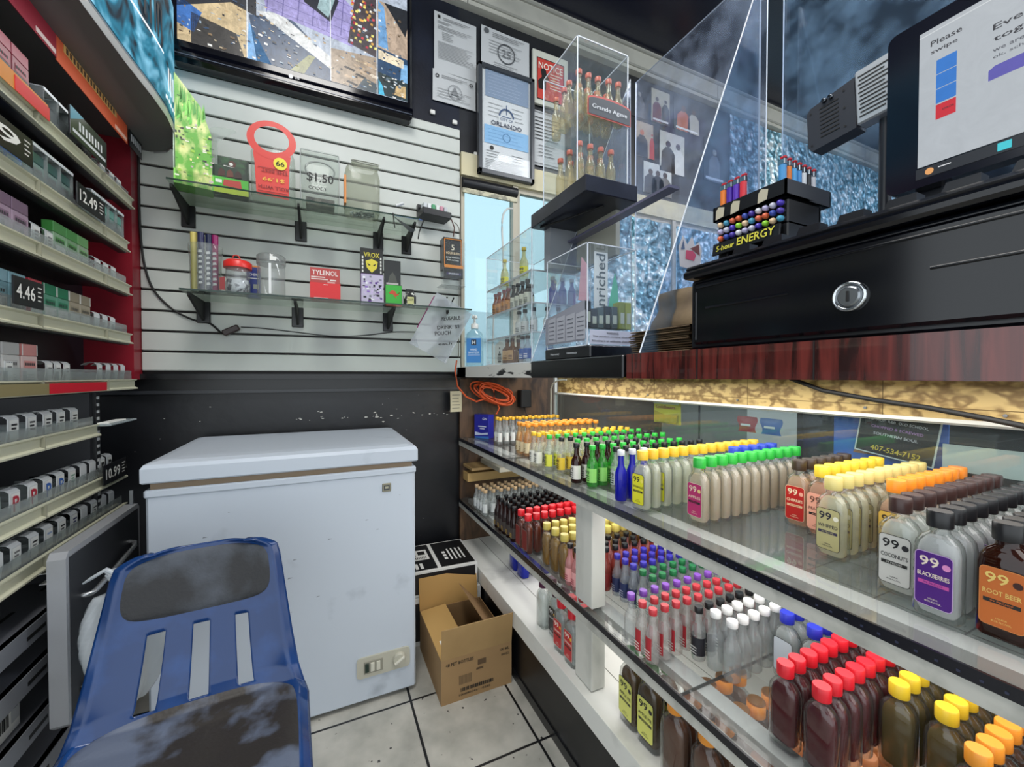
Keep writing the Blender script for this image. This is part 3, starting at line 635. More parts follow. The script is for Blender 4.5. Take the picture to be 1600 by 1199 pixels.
pack(.524, 1.36, '#97ae90', '#72ad66', 'green cigarette pack, last of the three green packs', band='#c3ccbd')
for i, x in enumerate((.13, .19, .246)): pack(x, 1.50, '#2f74c8', '#1f63c4', 'bright blue cigarette pack, %s in its row' % ['leftmost', 'second', 'last'][i], band='#8fb3cf')
for i, x in enumerate((.325, .380, .435)): pack(x, 1.50, '#5d9a8c', '#3c5e5b', 'teal pack in clear tray, %s before the 12.49 tag' % ['first', 'second', 'third'][i], band='#86bfae', h=.08)
for i, x in enumerate((.585, .637, .69, .737)): pack(x, 1.50, '#64a091', '#6aa799', 'teal pack in clear tray, %s after the 12.49 tag' % ['first', 'second', 'third', 'fourth'][i], band='#82b9a9', h=.082)
for i, x in enumerate((.16, .218, .276)): pack(x, 1.69, '#8c2438', '#9c2741', 'dark red cigarette pack on the top shelf, %s' % ['leftmost', 'second', 'last in its row'][i], band='#2b2b2d', h=.088)
# clear sliding trays
def ctray(x, z, label, w=.055, h=.09):
    m = MB(); a, b_ = -w/2, w/2
    m.box(a, a+.0015, 0, .03, 0, h, PLA); m.box(b_-.0015, b_, 0, .03, 0, h, PLA); m.box(a, b_, 0, .0015, 0, h*.5, PLA); m.box(a, b_, 0, .03, h, h+.0015, EDGE); m.box(a, b_, -.001, .001, h*.93, h+.001, EDGE)
    tag(m.build('clear_tray', loc=(RX0-.006, RY0+x, z), rotz=90), label, 'tray')
for i, x in enumerate((.325, .380, .435)): ctray(x, 1.505, 'clear plastic tray around the %s teal pack before the 12.49 tag' % ['first', 'second', 'third'][i])
for i, x in enumerate((.585, .637, .69, .737)): ctray(x, 1.505, 'clear plastic tray around the %s teal pack after the 12.49 tag' % ['first', 'second', 'third', 'fourth'][i])
for i, x in enumerate((.37, .43, .485, .535)): ctray(x, 1.665, 'clear plastic tray beside the black and teal sign, %s one' % ['first', 'second', 'third', 'fourth'][i], h=.08)
# loose bits
tag(MB().bbox(-.09, .09, -.02, .02, 0, .006, glass('#e9f2f4', .5, 1, .1, '#c9d3d6'), .002).bbox(-.085, .03, -.014, .012, .006, .010, WHITE, .001).build('loose_divider', loc=(-.565, 1.625, .925), rotz=90), 'loose clear shelf divider sticking out past the upper lower-rack shelf', 'divider')
m = MB(); m.box(-.012, .012, -.02, .02, .01, .012, WHITE); m.box(-.012, .012, -.02, -.018, -.012, .012, WHITE); m.box(-.012, .012, -.02, .02, -.014, -.012, WHITE)
tag(m.build('shelf_clip', loc=(-.566, 1.30, .605), rotz=90), 'small white U-shaped clip hanging under the lowest pusher shelf', 'clip')
m = MB(); m.bbox(-.12, .035, 0, .10, 0, .10, WHITE, .002); m.quad(.005, .03, .02, .08, -.001, P('#b7b9bb', .6)); m.text('HB', .012, FT(.018, .062, -.0015, ) @ RZ(90), INK, w=.03)
for k in range(12): m.quad(-.05+.004*k, -.0485+.004*k+.001*(k % 3), .02, .08, -.001, INK)
tag(m.build('barcode_carton', loc=(-.590, 1.19, .3255), rotz=90), 'small white carton with a printed barcode on the steel rack shelf', 'carton')
# open flap panel
t = thing('drop_panel', 'dark panel with silver edges and rod handles hanging off the rack', 'panel', (-.5, 1.19, .305), 90)
m = MB(); sv = P('#a9abaf', .35, .3); m.prism([(0, .012), (.0, .37), (.012, .383), (.38, .383), (.39, .372), (.392, .09), (.36, .04), (.30, .0), (.012, 0)], 0, .03, sv, FRONT @ T3(0, 0, -.03)); m.build('edge_frame', t)
MB().poly([(.012, .014), (.300, .014), (.352, .05), (.38, .095), (.378, .37), (.012, .37)], -.0008, P('#232529', .45)).build('face', t)
for z in (.265, .055):
    MB().tube([(.062, 0, z-.004), (.062, -.016, z-.002), (.075, -.02, z), (.29, -.02, z+.02), (.305, -.016, z+.026), (.31, 0, z+.028)] if z > .2 else [(.05, 0, z), (.06, -.014, z), (.11, -.014, z), (.12, 0, z)], .006, 10, P('#a7aaad', .25, .8)).build('handle', t)
MB().box(.370, .377, .008, .016, .383, .425, STEEL).build('hanger', t)
# plastic bag behind chair
m = MB()
def bagf(u, v):
    a = 2*PI*u; r = (.055+.012*math.sin(3*a+5*v)+.006*math.sin(9*a+11*v))*math.sin(PI*min(1, .06+v*.94))**.55 if v < .86 else .016+.006*math.sin(5*a)
    if v >= .86: r = .012+.02*(v-.86)/.14+.004*math.sin(5*a)
    return (r*1.15*math.cos(a), r*.9*math.sin(a), .30*v)
m.grid(bagf, 48, 30, glass('#eef3f5', .6, .8, .12, '#d5dbe0')); m.tube([(0, 0, .28), (-.03, -.01, .31), (-.055, -.01, .295), (-.07, -.005, .285)], [.007, .005, .004, .002], 8, glass('#eef3f5', .6, .8, .12, '#d5dbe0'))
tag(m.build('plastic_bag', loc=(-.405, 1.20, .33)), 'crumpled white plastic bag with knotted top hanging behind the blue chair', 'bag')

# ---- curved canopy over the rack
t = thing('light_canopy', 'grey rounded canopy with glowing advertising band above the cigarette rack', 'canopy', (0, 0, 1.895))
path = [(-.50, .6), (-.492, .9), (-.486, 1.1), (-.478, 1.25), (-.465, 1.42), (-.450, 1.56), (-.445, 1.66), (-.452, 1.76), (-.475, 1.85), (-.515, 1.915), (-.565, 1.945), (-.615, 1.943)]
pts = path + [(-.66, 1.92), (-1.2, 1.92), (-1.2, .6)]
MB().prism(pts, 0, .018, P('#5f5f5e', .5)).build('underside', t)
def band(off, z0, z1, mat, a=0, b=len(path)-1, nm='band'):
    m = MB(); v = []
    for i in range(a, b+1):
        p0 = Vector(path[max(i-1, 0)]); p1 = Vector(path[min(i+1, len(path)-1)]); d = (p1-p0).normalized(); n = Vector((d.y, -d.x)); q = Vector(path[i]) + n*off; v.append(q)
    vs = [(q.x, q.y, z) for q in v for z in (z0, z1)]; m.add(vs, [(2*i, 2*i+2, 2*i+3, 2*i+1) for i in range(len(v)-1)], mat, False)
    return m
band(0, 0, .45, P('#b3b7bb', .4)).build('fascia', t)
band(.004, -.004, .022, P('#bcbdbb', .3)).build('rim', t)
adm, nt_, b_ = newmat('ad'); adm.name = 'backlit_band'
tc_ = nt_.nodes.new('ShaderNodeTexCoord'); n_ = nt_.nodes.new('ShaderNodeTexNoise'); n_.inputs['Scale'].default_value = 7; n_.inputs['Detail'].default_value = 2; n_.inputs['Distortion'].default_value = 1.5
r_ = nt_.nodes.new('ShaderNodeValToRGB'); e = r_.color_ramp.elements; e[0].position = .38; e[0].color = c('#0e1a24'); e[1].position = .68; e[1].color = c('#7fb9d2'); k_ = e.new(.5); k_.color = c('#1f6d86')
nt_.links.new(tc_.outputs['Object'], n_.inputs['Vector']); nt_.links.new(n_.outputs[0], r_.inputs[0]); nt_.links.new(r_.outputs[0], b_.inputs['Emission Color']); nt_.links.new(r_.outputs[0], b_.inputs['Base Color']); b_.inputs['Emission Strength'].default_value = .55
ad = band(.006, .03, .42, adm).build('advert_band', t)
m = MB(); wl = P('#e8edf0', .4, emis=.7)
def onpath(s, z0, z1, w, mat):
    # short upright stroke on the fascia at arc position s (0..1)
    q = s*(len(path)-1); i = min(int(q), len(path)-2); f = q-i
    p = Vector(path[i]).lerp(Vector(path[i+1]), f); d = (Vector(path[i+1])-Vector(path[i])).normalized(); n = Vector((d.y, -d.x)); p = p+n*.0075
    m.add([(p.x, p.y, z0), (p.x+d.x*w, p.y+d.y*w, z0), (p.x+d.x*w, p.y+d.y*w, z1), (p.x, p.y, z1)], [(0, 1, 2, 3)], mat)
rr = random.Random(5)
for k in range(9): onpath(.55+.026*k, .085+.0*k, .16, .011, wl)
for k in range(12): onpath(.53+.022*k, .05, .062, .014, wl)
for k in range(16): onpath(.20+.02*k, .20, .30, .012, P('#3a3f45', .4)); 
for k in range(20): onpath(.15+.018*k, .175, .182, .03, wl)
m.build('lettering', t)
m = MB(); m.tube([(x+.0, y, .03) for x, y in path], .003, 6, P('#d9dcdf', .3)); m.build('edge_bead', t)

# ======================= LIQUOR DISPLAY CASE UNDER THE COUNTER =======================
case = thing('display_case', 'long open-fronted display case with glass shelves of small bottles under counter', 'display case', (.61, 0, 0))
WSH = P('#d8d8d2', .4, noise=(6, '#9d9d98', .55, .8), bump=.1); WPOST = P('#c9c8c0', .5, noise=(8, '#8f8f88', .5, .75), stretch=(1, 1, .4))
Y0, Y1 = -.35, 1.93; TX = lambda x: x-.61
m = MB(); m.box(.0, .05, Y0, Y1, 0, .20, P('#0e0f12', .35, noise=(12, '#2b2d33', .6, .8))); m.box(-.004, 0, Y0, Y1, .0, .03, P('#17181b', .3)); m.build('kick_board', case)
m = MB(); m.box(-.012, .50, Y0, Y1, .225, .252, WSH); m.box(-.014, -.008, Y0, Y1, .195, .254, WSH)
for x in (.10, .22, .34): m.box(x, x+.002, Y0, Y1, .2521, .2526, P('#77776f', .6))
m.build('bottom_ledge', case)
shelves = {}
for z, nm in ((.765, 'upper'), (.464, 'lower')):
    sh = MB()
    sh.box(0, .46, Y0, Y1, z-.006, z, glass('#e9ebeb', .08, 1.1, .02, '#979795')); sh = sh.build('glass_shelf', case)
    tag(sh, '%s glass shelf' % nm)
    m = MB(); m.box(.045, .082, Y0, Y1, z-.026, z-.0065, P('#fafaf8', .35)); m.box(.40, .43, Y0, Y1, z-.026, z-.0065, WSH)
    m.build('support_rail', sh)
    m = MB(); m.box(-.004, .0, Y0, Y1, z-.014, z+.0005, P('#0d0d16', .25)); m.box(-.002, .018, Y0, Y1, z-.036, z-.015, P('#b9b8b0', .4, noise=(20, '#8d8d86', .5, .8)))
    m.build('front_edge', sh)
    m = MB(); y = Y0+.01
    while y < 1.30 and z > .7: m.box(-.0046, -.004, y, y+.003, z-.0095, z-.007, P('#2a2e44', .3)); y += .017
    if z > .7: m.build('light_strip', sh)
    m = MB(); 
    for y in ((1.37,) if z > .7 else (.56,)): m.box(0, .46, y, y+.0015, z-.0062, z+.0004, P('#2c3433', .4))
    m.build('seam', sh)
for y in (.855,):
    for z0, z1 in ((.468, .735), (.254, .43)):
        MB().bbox(.012, .055, y, y+.075, z0, z1, WPOST, .002).build('post', case)
MB().box(.005, .50, 1.932, 1.95, .2, 1.055, wood_mat('#2e2119', '#6b4f36', .5, (3, 1, 1), 5)).build('end_board', case)
m = MB(); m.box(.02, .40, 1.80, 1.93, .625, .637, P('#a88a5c', .5)); m.box(.10, .42, 1.66, 1.90, .64, .66, P('#a29f90', .5)); m.box(.02, .44, 1.86, 1.93, .56, .60, P('#c2a066', .5)); m.build('loose_board', case)
OSB = osb_mat()
m = MB(); m.box(.455, .467, Y0, 1.75, .985, 1.058, OSB); m.box(.4545, .4555, Y0, 1.75, 1.006, 1.0072, P('#5b4317', .6)); m.box(.45, .455, Y0, 1.75, .980, .987, P('#dfe0d8', .3)); 
for y in (1.6, 1.1, .75, .45, .25): m.box(.4544, .4552, y, y+.001, .987, 1.06, P('#4a3818', .6)); m.lathe([(.003, 0), (.003, .003)], 8, STEEL, T3(.455, y+.03, .999) @ LEFT)
m.build('strand_board_strip', case)
m = MB(); m.box(.47, .476, Y0, 1.80, .252, .985, glass('#e6eeee', .02, 1.3, .01)); m.build('customer_glass', case)
m = MB(); m.box(.466, .48, 1.80, 1.815, .252, 1.058, P('#c9cac4', .35, .4)); m.box(.466, .48, Y0, 1.80, .975, .983, P('#c9cac4', .35, .4)); m.build('glass_frame', case)
MB().box(.455, .466, Y0, 1.93, .252, .47, WSH).build('lower_back_board', case)
m = MB(); m.tube([(.44, 1.795, .80), (.44, 1.795, 1.0), (.44, 1.775, 1.03), (.44, 1.73, 1.045), (.44, 1.65, 1.05)], .004, 8, P('#d9d6c4', .4)); tag(m.build('conduit', case), 'cream bent cable')

# ---- counter
ctr = thing('counter', 'long sales counter with dark red wooden edge and black section', 'counter', (.60, 0, 1.062))
RED = wood_mat('#260d0d', '#6e2d28', .22, (6, 14, 1.2), 3.5, .6)
MB().box(.004, .70, -.6, .708, 0, .053, RED).build('wood_top', ctr)
m = MB()
for y in (.10, .33, .52): m.box(.0025, .004, y, y+.0015, 0, .053, INK)
m.build('edge_seam', ctr)
MB().bbox(-.002, .70, .712, 1.148, 0, .052, P('#0d0e11', .25), .003).build('black_top', ctr)
m = MB(); m.box(.0, .33, 1.15, 1.93, 0, .048, P('#d5d3cc', .45, noise=(14, '#17181a', .60, .63), stretch=(1, .6, 2.5))); tag(m.build('painted_ledge', ctr), 'white peeling ledge')
m = MB()
m.tube([(.45-.60+.60, .628, -.001), (.44, .55, -.028), (.44, .45, -.045), (.44, .37, -.055), (.43, .29, -.068), (.42, .2, -.085)], .005, 8, INK)
tag(m.build('black_cable', loc=(.60, 0, 1.062)), 'black cable sagging across the yellow strand board under the counter', 'cable')

# ---- bottles
CLB = '#eef3ef'
def rsec(w, d, r, z, n=3): return [(x, y, z) for x, y in rrect(w, d, r, n)]
def cap_mesh(r, h, z, col, name='cap', top=None):
    m = MB(); cm = P(col, .35)
    m.lathe([(r*.97, z), (r, z+h*.05), (r, z+h*.93), (r*.93, z+h)], 20, cm)
    return m
def flask(label, lcol, capc, tint, title, tc='#20201e', fcol=None, milk=.24, group=None, s=1.0, capr=.0125, banner='#20201e', fruit='#e8b23c', plain=False, name='flask_bottle'):
    t = MB(); w, d = .046*s, .0265*s; g = glass('#f6f8f7', .02, 1.4, .03, edge=.3) if milk < .5 else glass(tint, milk, 1.2, .03, edge=.22); lq = glass(tint, max(.30, milk), .5, .05)
    t.rings([rsec(w*.9, d*.85, .008*s, 0), rsec(w, d, .010*s, .003*s), rsec(w, d, .010*s, .083*s), rsec(w*.93, d*.97, .010*s, .093*s), rsec(w*.72, d*.86, .010*s, .101*s), rsec(w*.46, d*.68, .0088*s, .106*s), rsec(.0195*s, .018*s, .0088*s, .109*s), rsec(.0195*s, .018*s, .0088*s, .116*s)], g)
    t.rings([rsec(w*.70, d*.62, .006*s, .0045*s), rsec(w*.84, d*.76, .007*s, .010*s), rsec(w*.84, d*.76, .007*s, .082*s), rsec(w*.74, d*.72, .007*s, .092*s), rsec(w*.5, d*.55, .006*s, .100*s)], lq)
    o = t.build(name); tag(o, label, 'bottle', group)
    cap_mesh(capr*s, .0205*s, .1135*s, capc).build('cap', o)
    if lcol:
        m = MB(); L = P(lcol, .4); y = -d/2-.0004; m.M = Matrix.Scale(s, 4) if s != 1 else Matrix.Identity(4); y = -.0265/2-.0004
        m.poly(rrect(.036, .068, .005, 3, 0, .048), y, P(fcol or '#1c1c1c', .4)); m.poly(rrect(.0345, .0665, .0045, 3, 0, .048), y-.0002, L)
        if not plain:
            T_ = P(tc, .4); m.text('99', .0125, FT(-.004, .070, y-.0005), T_, w=.0185)
            m.lathe([(.0040, 0), (0, 0)], 12, P(fruit, .4), FT(.012, .068, y-.0005), caps=False)
            m.text(title, .0055, FT(0, .0535, y-.0005), T_, w=.030)
            m.quad(-.0145, .0145, .041, .0455, y-.0004, P(banner, .4)); m.text('99 PROOF', .0022, FT(0, .0432, y-.0007), L, w=.018)
            m.text('LIQUEUR', .0020, FT(0, .024, y-.0005), T_, w=.009); m.text('49.5% ALC./VOL.', .0020, FT(0, .0205, y-.0005), T_, w=.016)
        m.build('label', o)
    return o
def mini(label, tint, capc, lcol=None, ltext=None, tc='#222222', group=None, h=.112, r=.0145, caph=.013, capr=.0088, milk=.15, neck=None, square=False, lz=(.012, .050), name='miniature_bottle', lw=3.6):
    t = MB(); g = glass(tint, milk, 1.2, .03, edge=.3); k = h/.112
    if square: t.rings([rsec(2*r*.92, 2*r*.92, .004, 0), rsec(2*r, 2*r, .0045, .003), rsec(2*r, 2*r, .0045, .062*k), rsec(1.5*r, 1.5*r, .008, .072*k), rsec(.016, .016, .0078, .078*k), rsec(.0155, .0155, .0076, h-caph)], g)
    else: t.lathe([(r*.9, 0), (r, .003), (r, .056*k), (r*.92, .064*k), (r*.62, .074*k), (.0070, .081*k), (.0066, h-caph)], 16, g)
    o = t.build(name); tag(o, label, 'bottle', group)
    cap_mesh(capr, caph, h-caph, capc).build('cap', o)
    if lcol:
        m = MB(); L = P(lcol, .4); z0, z1 = lz
        if square: m.quad(-r*.8, r*.8, z0, z1, -r-.0004, L)
        else:
            n = 14; vs = []
            for i in range(n+1):
                a = -PI/2 + (i/n-.5)*lw
                for z in (z0, z1): vs.append((math.cos(a)*(r+.0004), math.sin(a)*(r+.0004), z))
            m.add(vs, [(2*i, 2*i+2, 2*i+3, 2*i+1) for i in range(n)], L, True)
        if ltext: m.text(ltext, .011, FT(0, z1-.011, -r-.0010), P(tc, .4), w=r*1.15)
        for q in range(3): m.quad(-r*.55, r*.55, z0+.004+.006*q, z0+.0065+.006*q, -r-.0008, P(tc, .5))
        m.build('label', o)
    return o
N_B = [0]
def rows(proto, desc, where, grp, X, Y, Z, n, dx, ny=1, dy=.03, jit=.0012, extra='', bare=0.0, skipf=None):
    """copies of one bottle: n deep away from the aisle, ny files side by side"""
    first = True; r = random.Random(N_B[0])
    for j in range(ny):
        for i in range(n):
            if skipf and skipf(i, j): continue
            place = ('front' if i == 0 else ORD[i]) if i < len(ORD) else 'far'
            if ny == 1: lab = '%s, %s' % (desc + (extra if i == 0 else ''), ('front of %s' % where) if i == 0 else ('%s back in %s' % (ORD[i], where)))
            else: lab = '%s, %s in %s file%s' % (desc, 'first' if i == 0 else ORD[i], 'first' if j == 0 else ORD[j], (' ' + where) if where else '')
            loc = (X+dx*i+r.uniform(-jit, jit), Y-dy*j+r.uniform(-jit, jit), Z)
            if first:
                o = proto; o.location = loc; o.rotation_euler = (0, 0, -PI/2); o['label'] = lab; o['group'] = grp; first = False
            else:
                o = dup(proto, loc, lab, grp, -90)
                if i and r.random() < bare:
                    for ch in list(o.children):
                        if ch.name.startswith('label'): bpy.data.objects.remove(ch)
            o.rotation_euler[2] = -PI/2 + r.uniform(-.05, .05); N_B[0] += 1
ZT, ZM, ZL = .7652, .4642, .2527
# -- upper glass shelf, from the window end towards the camera
rows(mini('', '#eef2f2', '#d9a72e', '#d8dcd8', None, '#7c3a3a', h=.118, r=.013, capr=.0082), 'clear mini with yellow cap', 'by the blue box', 'yellow and red capped minis by the blue box', .715, 1.70, ZT, 10, .033, 2, .030)
rows(mini('', '#f3d9b0', '#e2902f', '#d9c9a4', None, '#8a6a33', h=.122, r=.0145, capr=.0105), 'amber mini with orange cap', 'behind orange group', 'orange capped amber minis', .705, 1.45, ZT, 10, .035, 3, .036)
rows(mini('', '#f3f4ee', '#dfb52f', '#e3e2d6', '99', '#222222'), 'clear mini with yellow cap and white label', 'of yellow block', 'yellow capped clear minis', .655, 1.235, ZT, 12, .034, 2, .036)
rows(mini('', '#f0f5ee', '#2eb43c', '#d9db4a', '99', '#2a3a20'), 'clear mini with green cap and lime label', 'of green block', 'green capped clear minis', .665, 1.148, ZT, 12, .034, 1, .03)
rows(mini('', '#f3f3ec', '#19191b', '#e3c23a', '99', '#222222'), 'clear mini with black cap and yellow label', 'the yellow-label row', 'black capped minis with yellow labels', .675, 1.090, ZT, 12, .034)
rows(mini('', '#f4f4ee', '#2db53b', '#e4e4de', '99', '#333333'), 'clear mini with green cap and pale label', 'the pale-label row', 'green capped minis with pale labels', .70, 1.036, ZT, 11, .034)
rows(mini('', '#3a1716', '#161618', '#dcd8cf', '99', '#222222', r=.0155, milk=.5), 'dark brown mini with black cap and white label', 'the dark row', 'dark brown minis', .655, .975, ZT, 9, .036)
rows(mini('', '#5fd45a', '#2db53b', '#8fd46c', '99', '#1d4a1e', r=.0155, milk=.25), 'green mini with green cap', 'the bright green row', 'bright green minis', .672, .925, ZT, 10, .036)
rows(mini('', '#f2f4f2', '#141416', '#c8d0cc', '99', '#22262a', r=.0145), 'clear mini with black cap and grey label', 'its row', 'black capped clear minis', .715, .878, ZT, 10, .035)
rows(mini('', '#1c20c0', '#cfd3da', None, None, r=.0145, h=.122, milk=.6, lz=(.02, .05)), 'cobalt blue mini with silver cap', 'the blue row', 'cobalt blue minis', .66, .790, ZT, 3, .036)
def frow(desc, where, grp, X, Y, n, Z=ZT, dx=.0315, ny=1, dy=.05, **k):
    ex = k.pop('extra', ''); p = flask('', k.pop('lcol', None), k.pop('capc'), k.pop('tint'), k.pop('title', ''), **k)
    rows(p, desc, where, grp, X, Y, Z, n, dx, ny, dy, .0008, ex, .78 if Z == ZT else 0)
frow('clear banana flask with yellow cap', 'the yellow-capped row', 'yellow capped banana flasks', .655, .712, 13, lcol='#e2dd2a', capc='#e6bb35', tint='#f7f7ea', extra=' and yellow label', title='BANANAS', fruit='#f2e46a')
frow('clear flask with blue cap', 'the blue-capped row', 'blue capped flasks on the upper shelf', .885, .655, 5, lcol='#3f63b8', capc='#2a45b8', tint='#f2f5f5', title='BERRIES', tc='#e6e6ee', dx=.034)
frow('pale flask with green cap', 'the green-capped row', 'green capped magenta-label flasks', .705, .600, 11, lcol='#b62e68', capc='#2fb040', tint='#f6ecdc', extra=' and magenta label', title='APPLES', tc='#ecd9c0', fcol='#e9e0cf', fruit='#e6cf86')
frow('peach flask with dark brown cap', 'the red-label row', 'brown capped red-label flasks', .868, .500, 6, lcol='#b4201c', capc='#3a2c20', tint='#f7dcc0', extra=' and red label', title='CHERRIES', tc='#f0dcb8', fcol='#e8c9a8', banner='#e0b890', fruit='#f0a890')
frow('peach flask with yellow cap', 'the peach row', 'yellow capped peach flasks', .85, .448, 7, lcol='#e8a48c', capc='#e8c638', tint='#f9d2b6', extra=' and pink label', title='PEACHES', tc='#6a4436', fcol='#edb09a')
frow('cream flask with beige cap', 'the beige-capped row', 'beige capped flasks', .772, .390, 10, lcol='#b5ad7a', capc='#cfc078', tint='#f6f3de', extra=' and gold label', title='WHIPPED', tc='#2a2a38', banner='#3a3550', fruit='#e6e3d0')
frow('peach flask with orange cap', 'the orange-capped row', 'orange capped flasks', .845, .337, 8, lcol='#d9b04a', capc='#ee8a26', tint='#f9d5b8', title='ORANGES', tc='#3a2a18')
frow('clear coconut flask with brown cap', 'the coconut row', 'brown capped coconut flasks', .728, .286, 10, lcol='#c9c8c2', capc='#3a2522', tint='#f7f9f6', extra=' and white label', title='COCONUTS', tc='#1a1a1c', fruit='#26262a', dx=.034)
frow('clear flask with black cap', 'the purple-label row', 'black capped blackberry flasks', .700, .236, 11, lcol='#4a1a78', capc='#17171a', tint='#f2f3f4', extra=' and purple label', title='BLACKBERRIES', tc='#e8d8c8', fcol='#c9a8d8', banner='#c0509a', fruit='#d88ac0', dx=.033)
frow('brown flask with black cap', 'the orange-label row', 'root beer flasks', .712, .184, 9, lcol='#c4682a', capc='#141416', tint='#3a1a10', extra=' and orange label', title='ROOT BEER', tc='#e6c870', fcol='#d88a4a', milk=.5, fruit='#3a1a10')
frow('dark flask with black cap', 'the row at the right picture edge', 'dark flasks at the right edge', .76, .132, 8, lcol='#7a2430', capc='#1a1a1c', tint='#4a2020', title='COLA', tc='#e6d8c8', milk=.5)
# -- lower glass shelf, beyond the post
rows(mini('', '#f0f3f2', '#b59a76', '#cfd3d2', None, '#8a8f92', h=.108, r=.014), 'clear mini with tan cap', 'by the wooden end board', 'tan capped clear minis', .640, 1.76, ZM, 9, .036, 4, .036)
rows(mini('', '#2e1512', '#121214', '#3b3330', None, '#c9a24a', h=.125, r=.0155, milk=.55), 'dark brown mini with black cap', 'behind the red caps', 'black capped brown minis', .635, 1.50, ZM, 10, .036, 5, .038)
frow('amber flask with red cap', 'facing the aisle', 'red capped amber flasks', .632, 1.285, 10, Z=ZM, ny=2, dy=.055, lcol='#7a2018', capc='#d01c28', tint='#9c3c18', milk=.35, plain=True, fcol='#c9beb0')
rows(mini('', '#8a2218', '#c01a26', '#a02018', None, '#d9c8b0', h=.115, milk=.5), 'dark red mini with red cap', 'behind the amber flasks', 'red capped dark red minis', .66, 1.345, ZM, 9, .036)
frow('gold flask with olive cap', 'left of the white post', 'olive capped gold flasks', .650, 1.135, 11, Z=ZM, ny=3, dy=.052, lcol=None, capc='#c4b25a', tint='#d8b05a', milk=.25)
rows(mini('', '#e6a2a0', '#141416', '#e8a6a4', None, '#b03a4a', h=.118, r=.0145, milk=.5), 'pink mini with black cap', 'beside the post', 'black capped pink minis', .650, 1.0, ZM, 9, .034, 2, .034)
rows(mini('', '#c05a50', '#131315', '#8a2a2a', None, '#d04030', h=.12, r=.0145, milk=.4), 'reddish mini with black cap', 'right of the post', 'black capped red minis', .69, .93, ZM, 8, .034, 1, .034, skipf=None)
rows(mini('', '#e9edf2', '#332a98', '#2b3560', None, '#aeb6cc', h=.112, r=.0135, square=False), 'clear mini with violet-blue cap', 'right of the post', 'violet-blue capped minis with navy labels', .735, .895, ZM, 9, .032, 3, .033)
rows(mini('', '#eef2ef', '#1c6a3c', '#dfe5df', None, '#3c6a50'), 'clear mini with dark green cap', 'of green caps', 'dark green capped minis', .735, .795, ZM, 8, .034, 2, .034)
rows(mini('', '#f3f4f3', '#7a46a8', None, None), 'clear mini with purple cap', 'the purple row', 'purple capped minis', .630, .718, ZM, 11, .035)
rows(mini('', '#f4f1ef', '#b8343c', '#a8242e', None, '#e6d6ce', r=.0145, lw=1.3, lz=(.008, .054)), 'red-labelled mini with red cap', 'before the black caps', 'red capped vodka minis', .632, .684, ZM, 11, .033, 2, .032)
rows(mini('', '#eff1f0', '#17181a', '#23232a', None, '#d0d0cc', h=.112), 'black-labelled mini with black cap', 'the black-cap row', 'black capped black-label minis', .725, .618, ZM, 9, .033)
rows(mini('', '#eef1f1', '#e8e8e6', None, None, h=.118, r=.0165, capr=.0105), 'clear glass mini with white cap', 'of white caps', 'white capped clear minis', .735, .583, ZM, 9, .034, 2, .036)
frow('clear flask with blue cap', 'by the white caps', 'blue capped flasks on lower shelf', .835, .500, 6, Z=ZM, ny=2, dy=.05, lcol='#c9d3da', capc='#2a34b0', tint='#eef2f2', plain=True, dx=.033)
frow('dark red flask with red cap', 'of the red caps', 'red capped dark red flasks', .685, .412, 9, Z=ZM, ny=2, dy=.053, lcol=None, capc='#d8202e', tint='#7c1420', milk=.35, dx=.031)
frow('olive brown flask with yellow cap', 'of yellow caps', 'yellow capped olive flasks', .80, .312, 6, Z=ZM, ny=2, dy=.052, lcol=None, capc='#d9b82e', tint='#86702a', milk=.35, dx=.031)
frow('dark flask with orange cap', 'at the corner', 'orange capped dark flasks', .745, .212, 8, Z=ZM, ny=2, dy=.05, lcol=None, capc='#e0902e', tint='#5a3a28', milk=.4, dx=.031)
# -- bottom ledge
p = flask('', None, '#1c2aa8', '#1a32c8', '', s=1.35, milk=.55, name='blue_jug'); rows(p, 'large blue plastic bottle', 'the blue row on bottom ledge', 'large blue bottles on bottom ledge', .74, 1.56, ZL, 3, .05, 2, .075, .001)
p = flask('', None, '#4a1238', '#eef1f0', '', s=1.12); rows(p, 'clear flask with plum cap', 'the plum-capped row on bottom ledge', 'plum capped flasks', .65, 1.16, ZL, 3, .036)
p = flask('', '#1d1d20', '#3a1230', '#eef1f0', 'GRAPES', s=1.12, tc='#d9d9d9'); rows(p, 'clear flask with plum cap and black label', 'its row on bottom ledge', 'black label flasks on bottom ledge', .66, 1.095, ZL, 3, .036)
p = flask('', '#b8262a', '#cf2330', '#eef1f0', 'CINNAMON', s=1.15, tc='#efe3d6', fcol='#e8d0c8'); rows(p, 'clear flask with red cap and red label', 'left of lower post', 'red label flasks on bottom ledge', .640, 1.03, ZL, 3, .038, 2, .062)
p = flask('', '#d3d36a', '#1e9a30', '#7a5a20', 'APPLE PIE', s=1.30, milk=.3, fruit='#222222'); rows(p, 'brown flask with green cap and lime label', 'on bottom ledge', 'green capped lime-label flasks', .655, .742, ZL, 2, .05, 2, .062)
p = flask('', None, '#d98a2c', '#8a5a3c', '', s=1.34, milk=.35); rows(p, 'big amber bottle with orange cap', 'on bottom ledge', 'orange capped big bottles', .632, .588, ZL, 5, .045, 2, .072)
p = flask('', None, '#b9703c', '#4a2018', '', s=1.32, milk=.4); rows(p, 'dark bottle with copper cap', 'on bottom ledge', 'copper capped dark bottles', .66, .435, ZL, 7, .042, 3, .07)
p = flask('', None, '#26282a', '#5a1c20', '', s=1.32, milk=.4); rows(p, 'dark bottle with black cap', 'on bottom ledge', 'black capped dark bottles', .66, .225, ZL, 6, .042, 2, .07)
print('bottles', N_B[0])
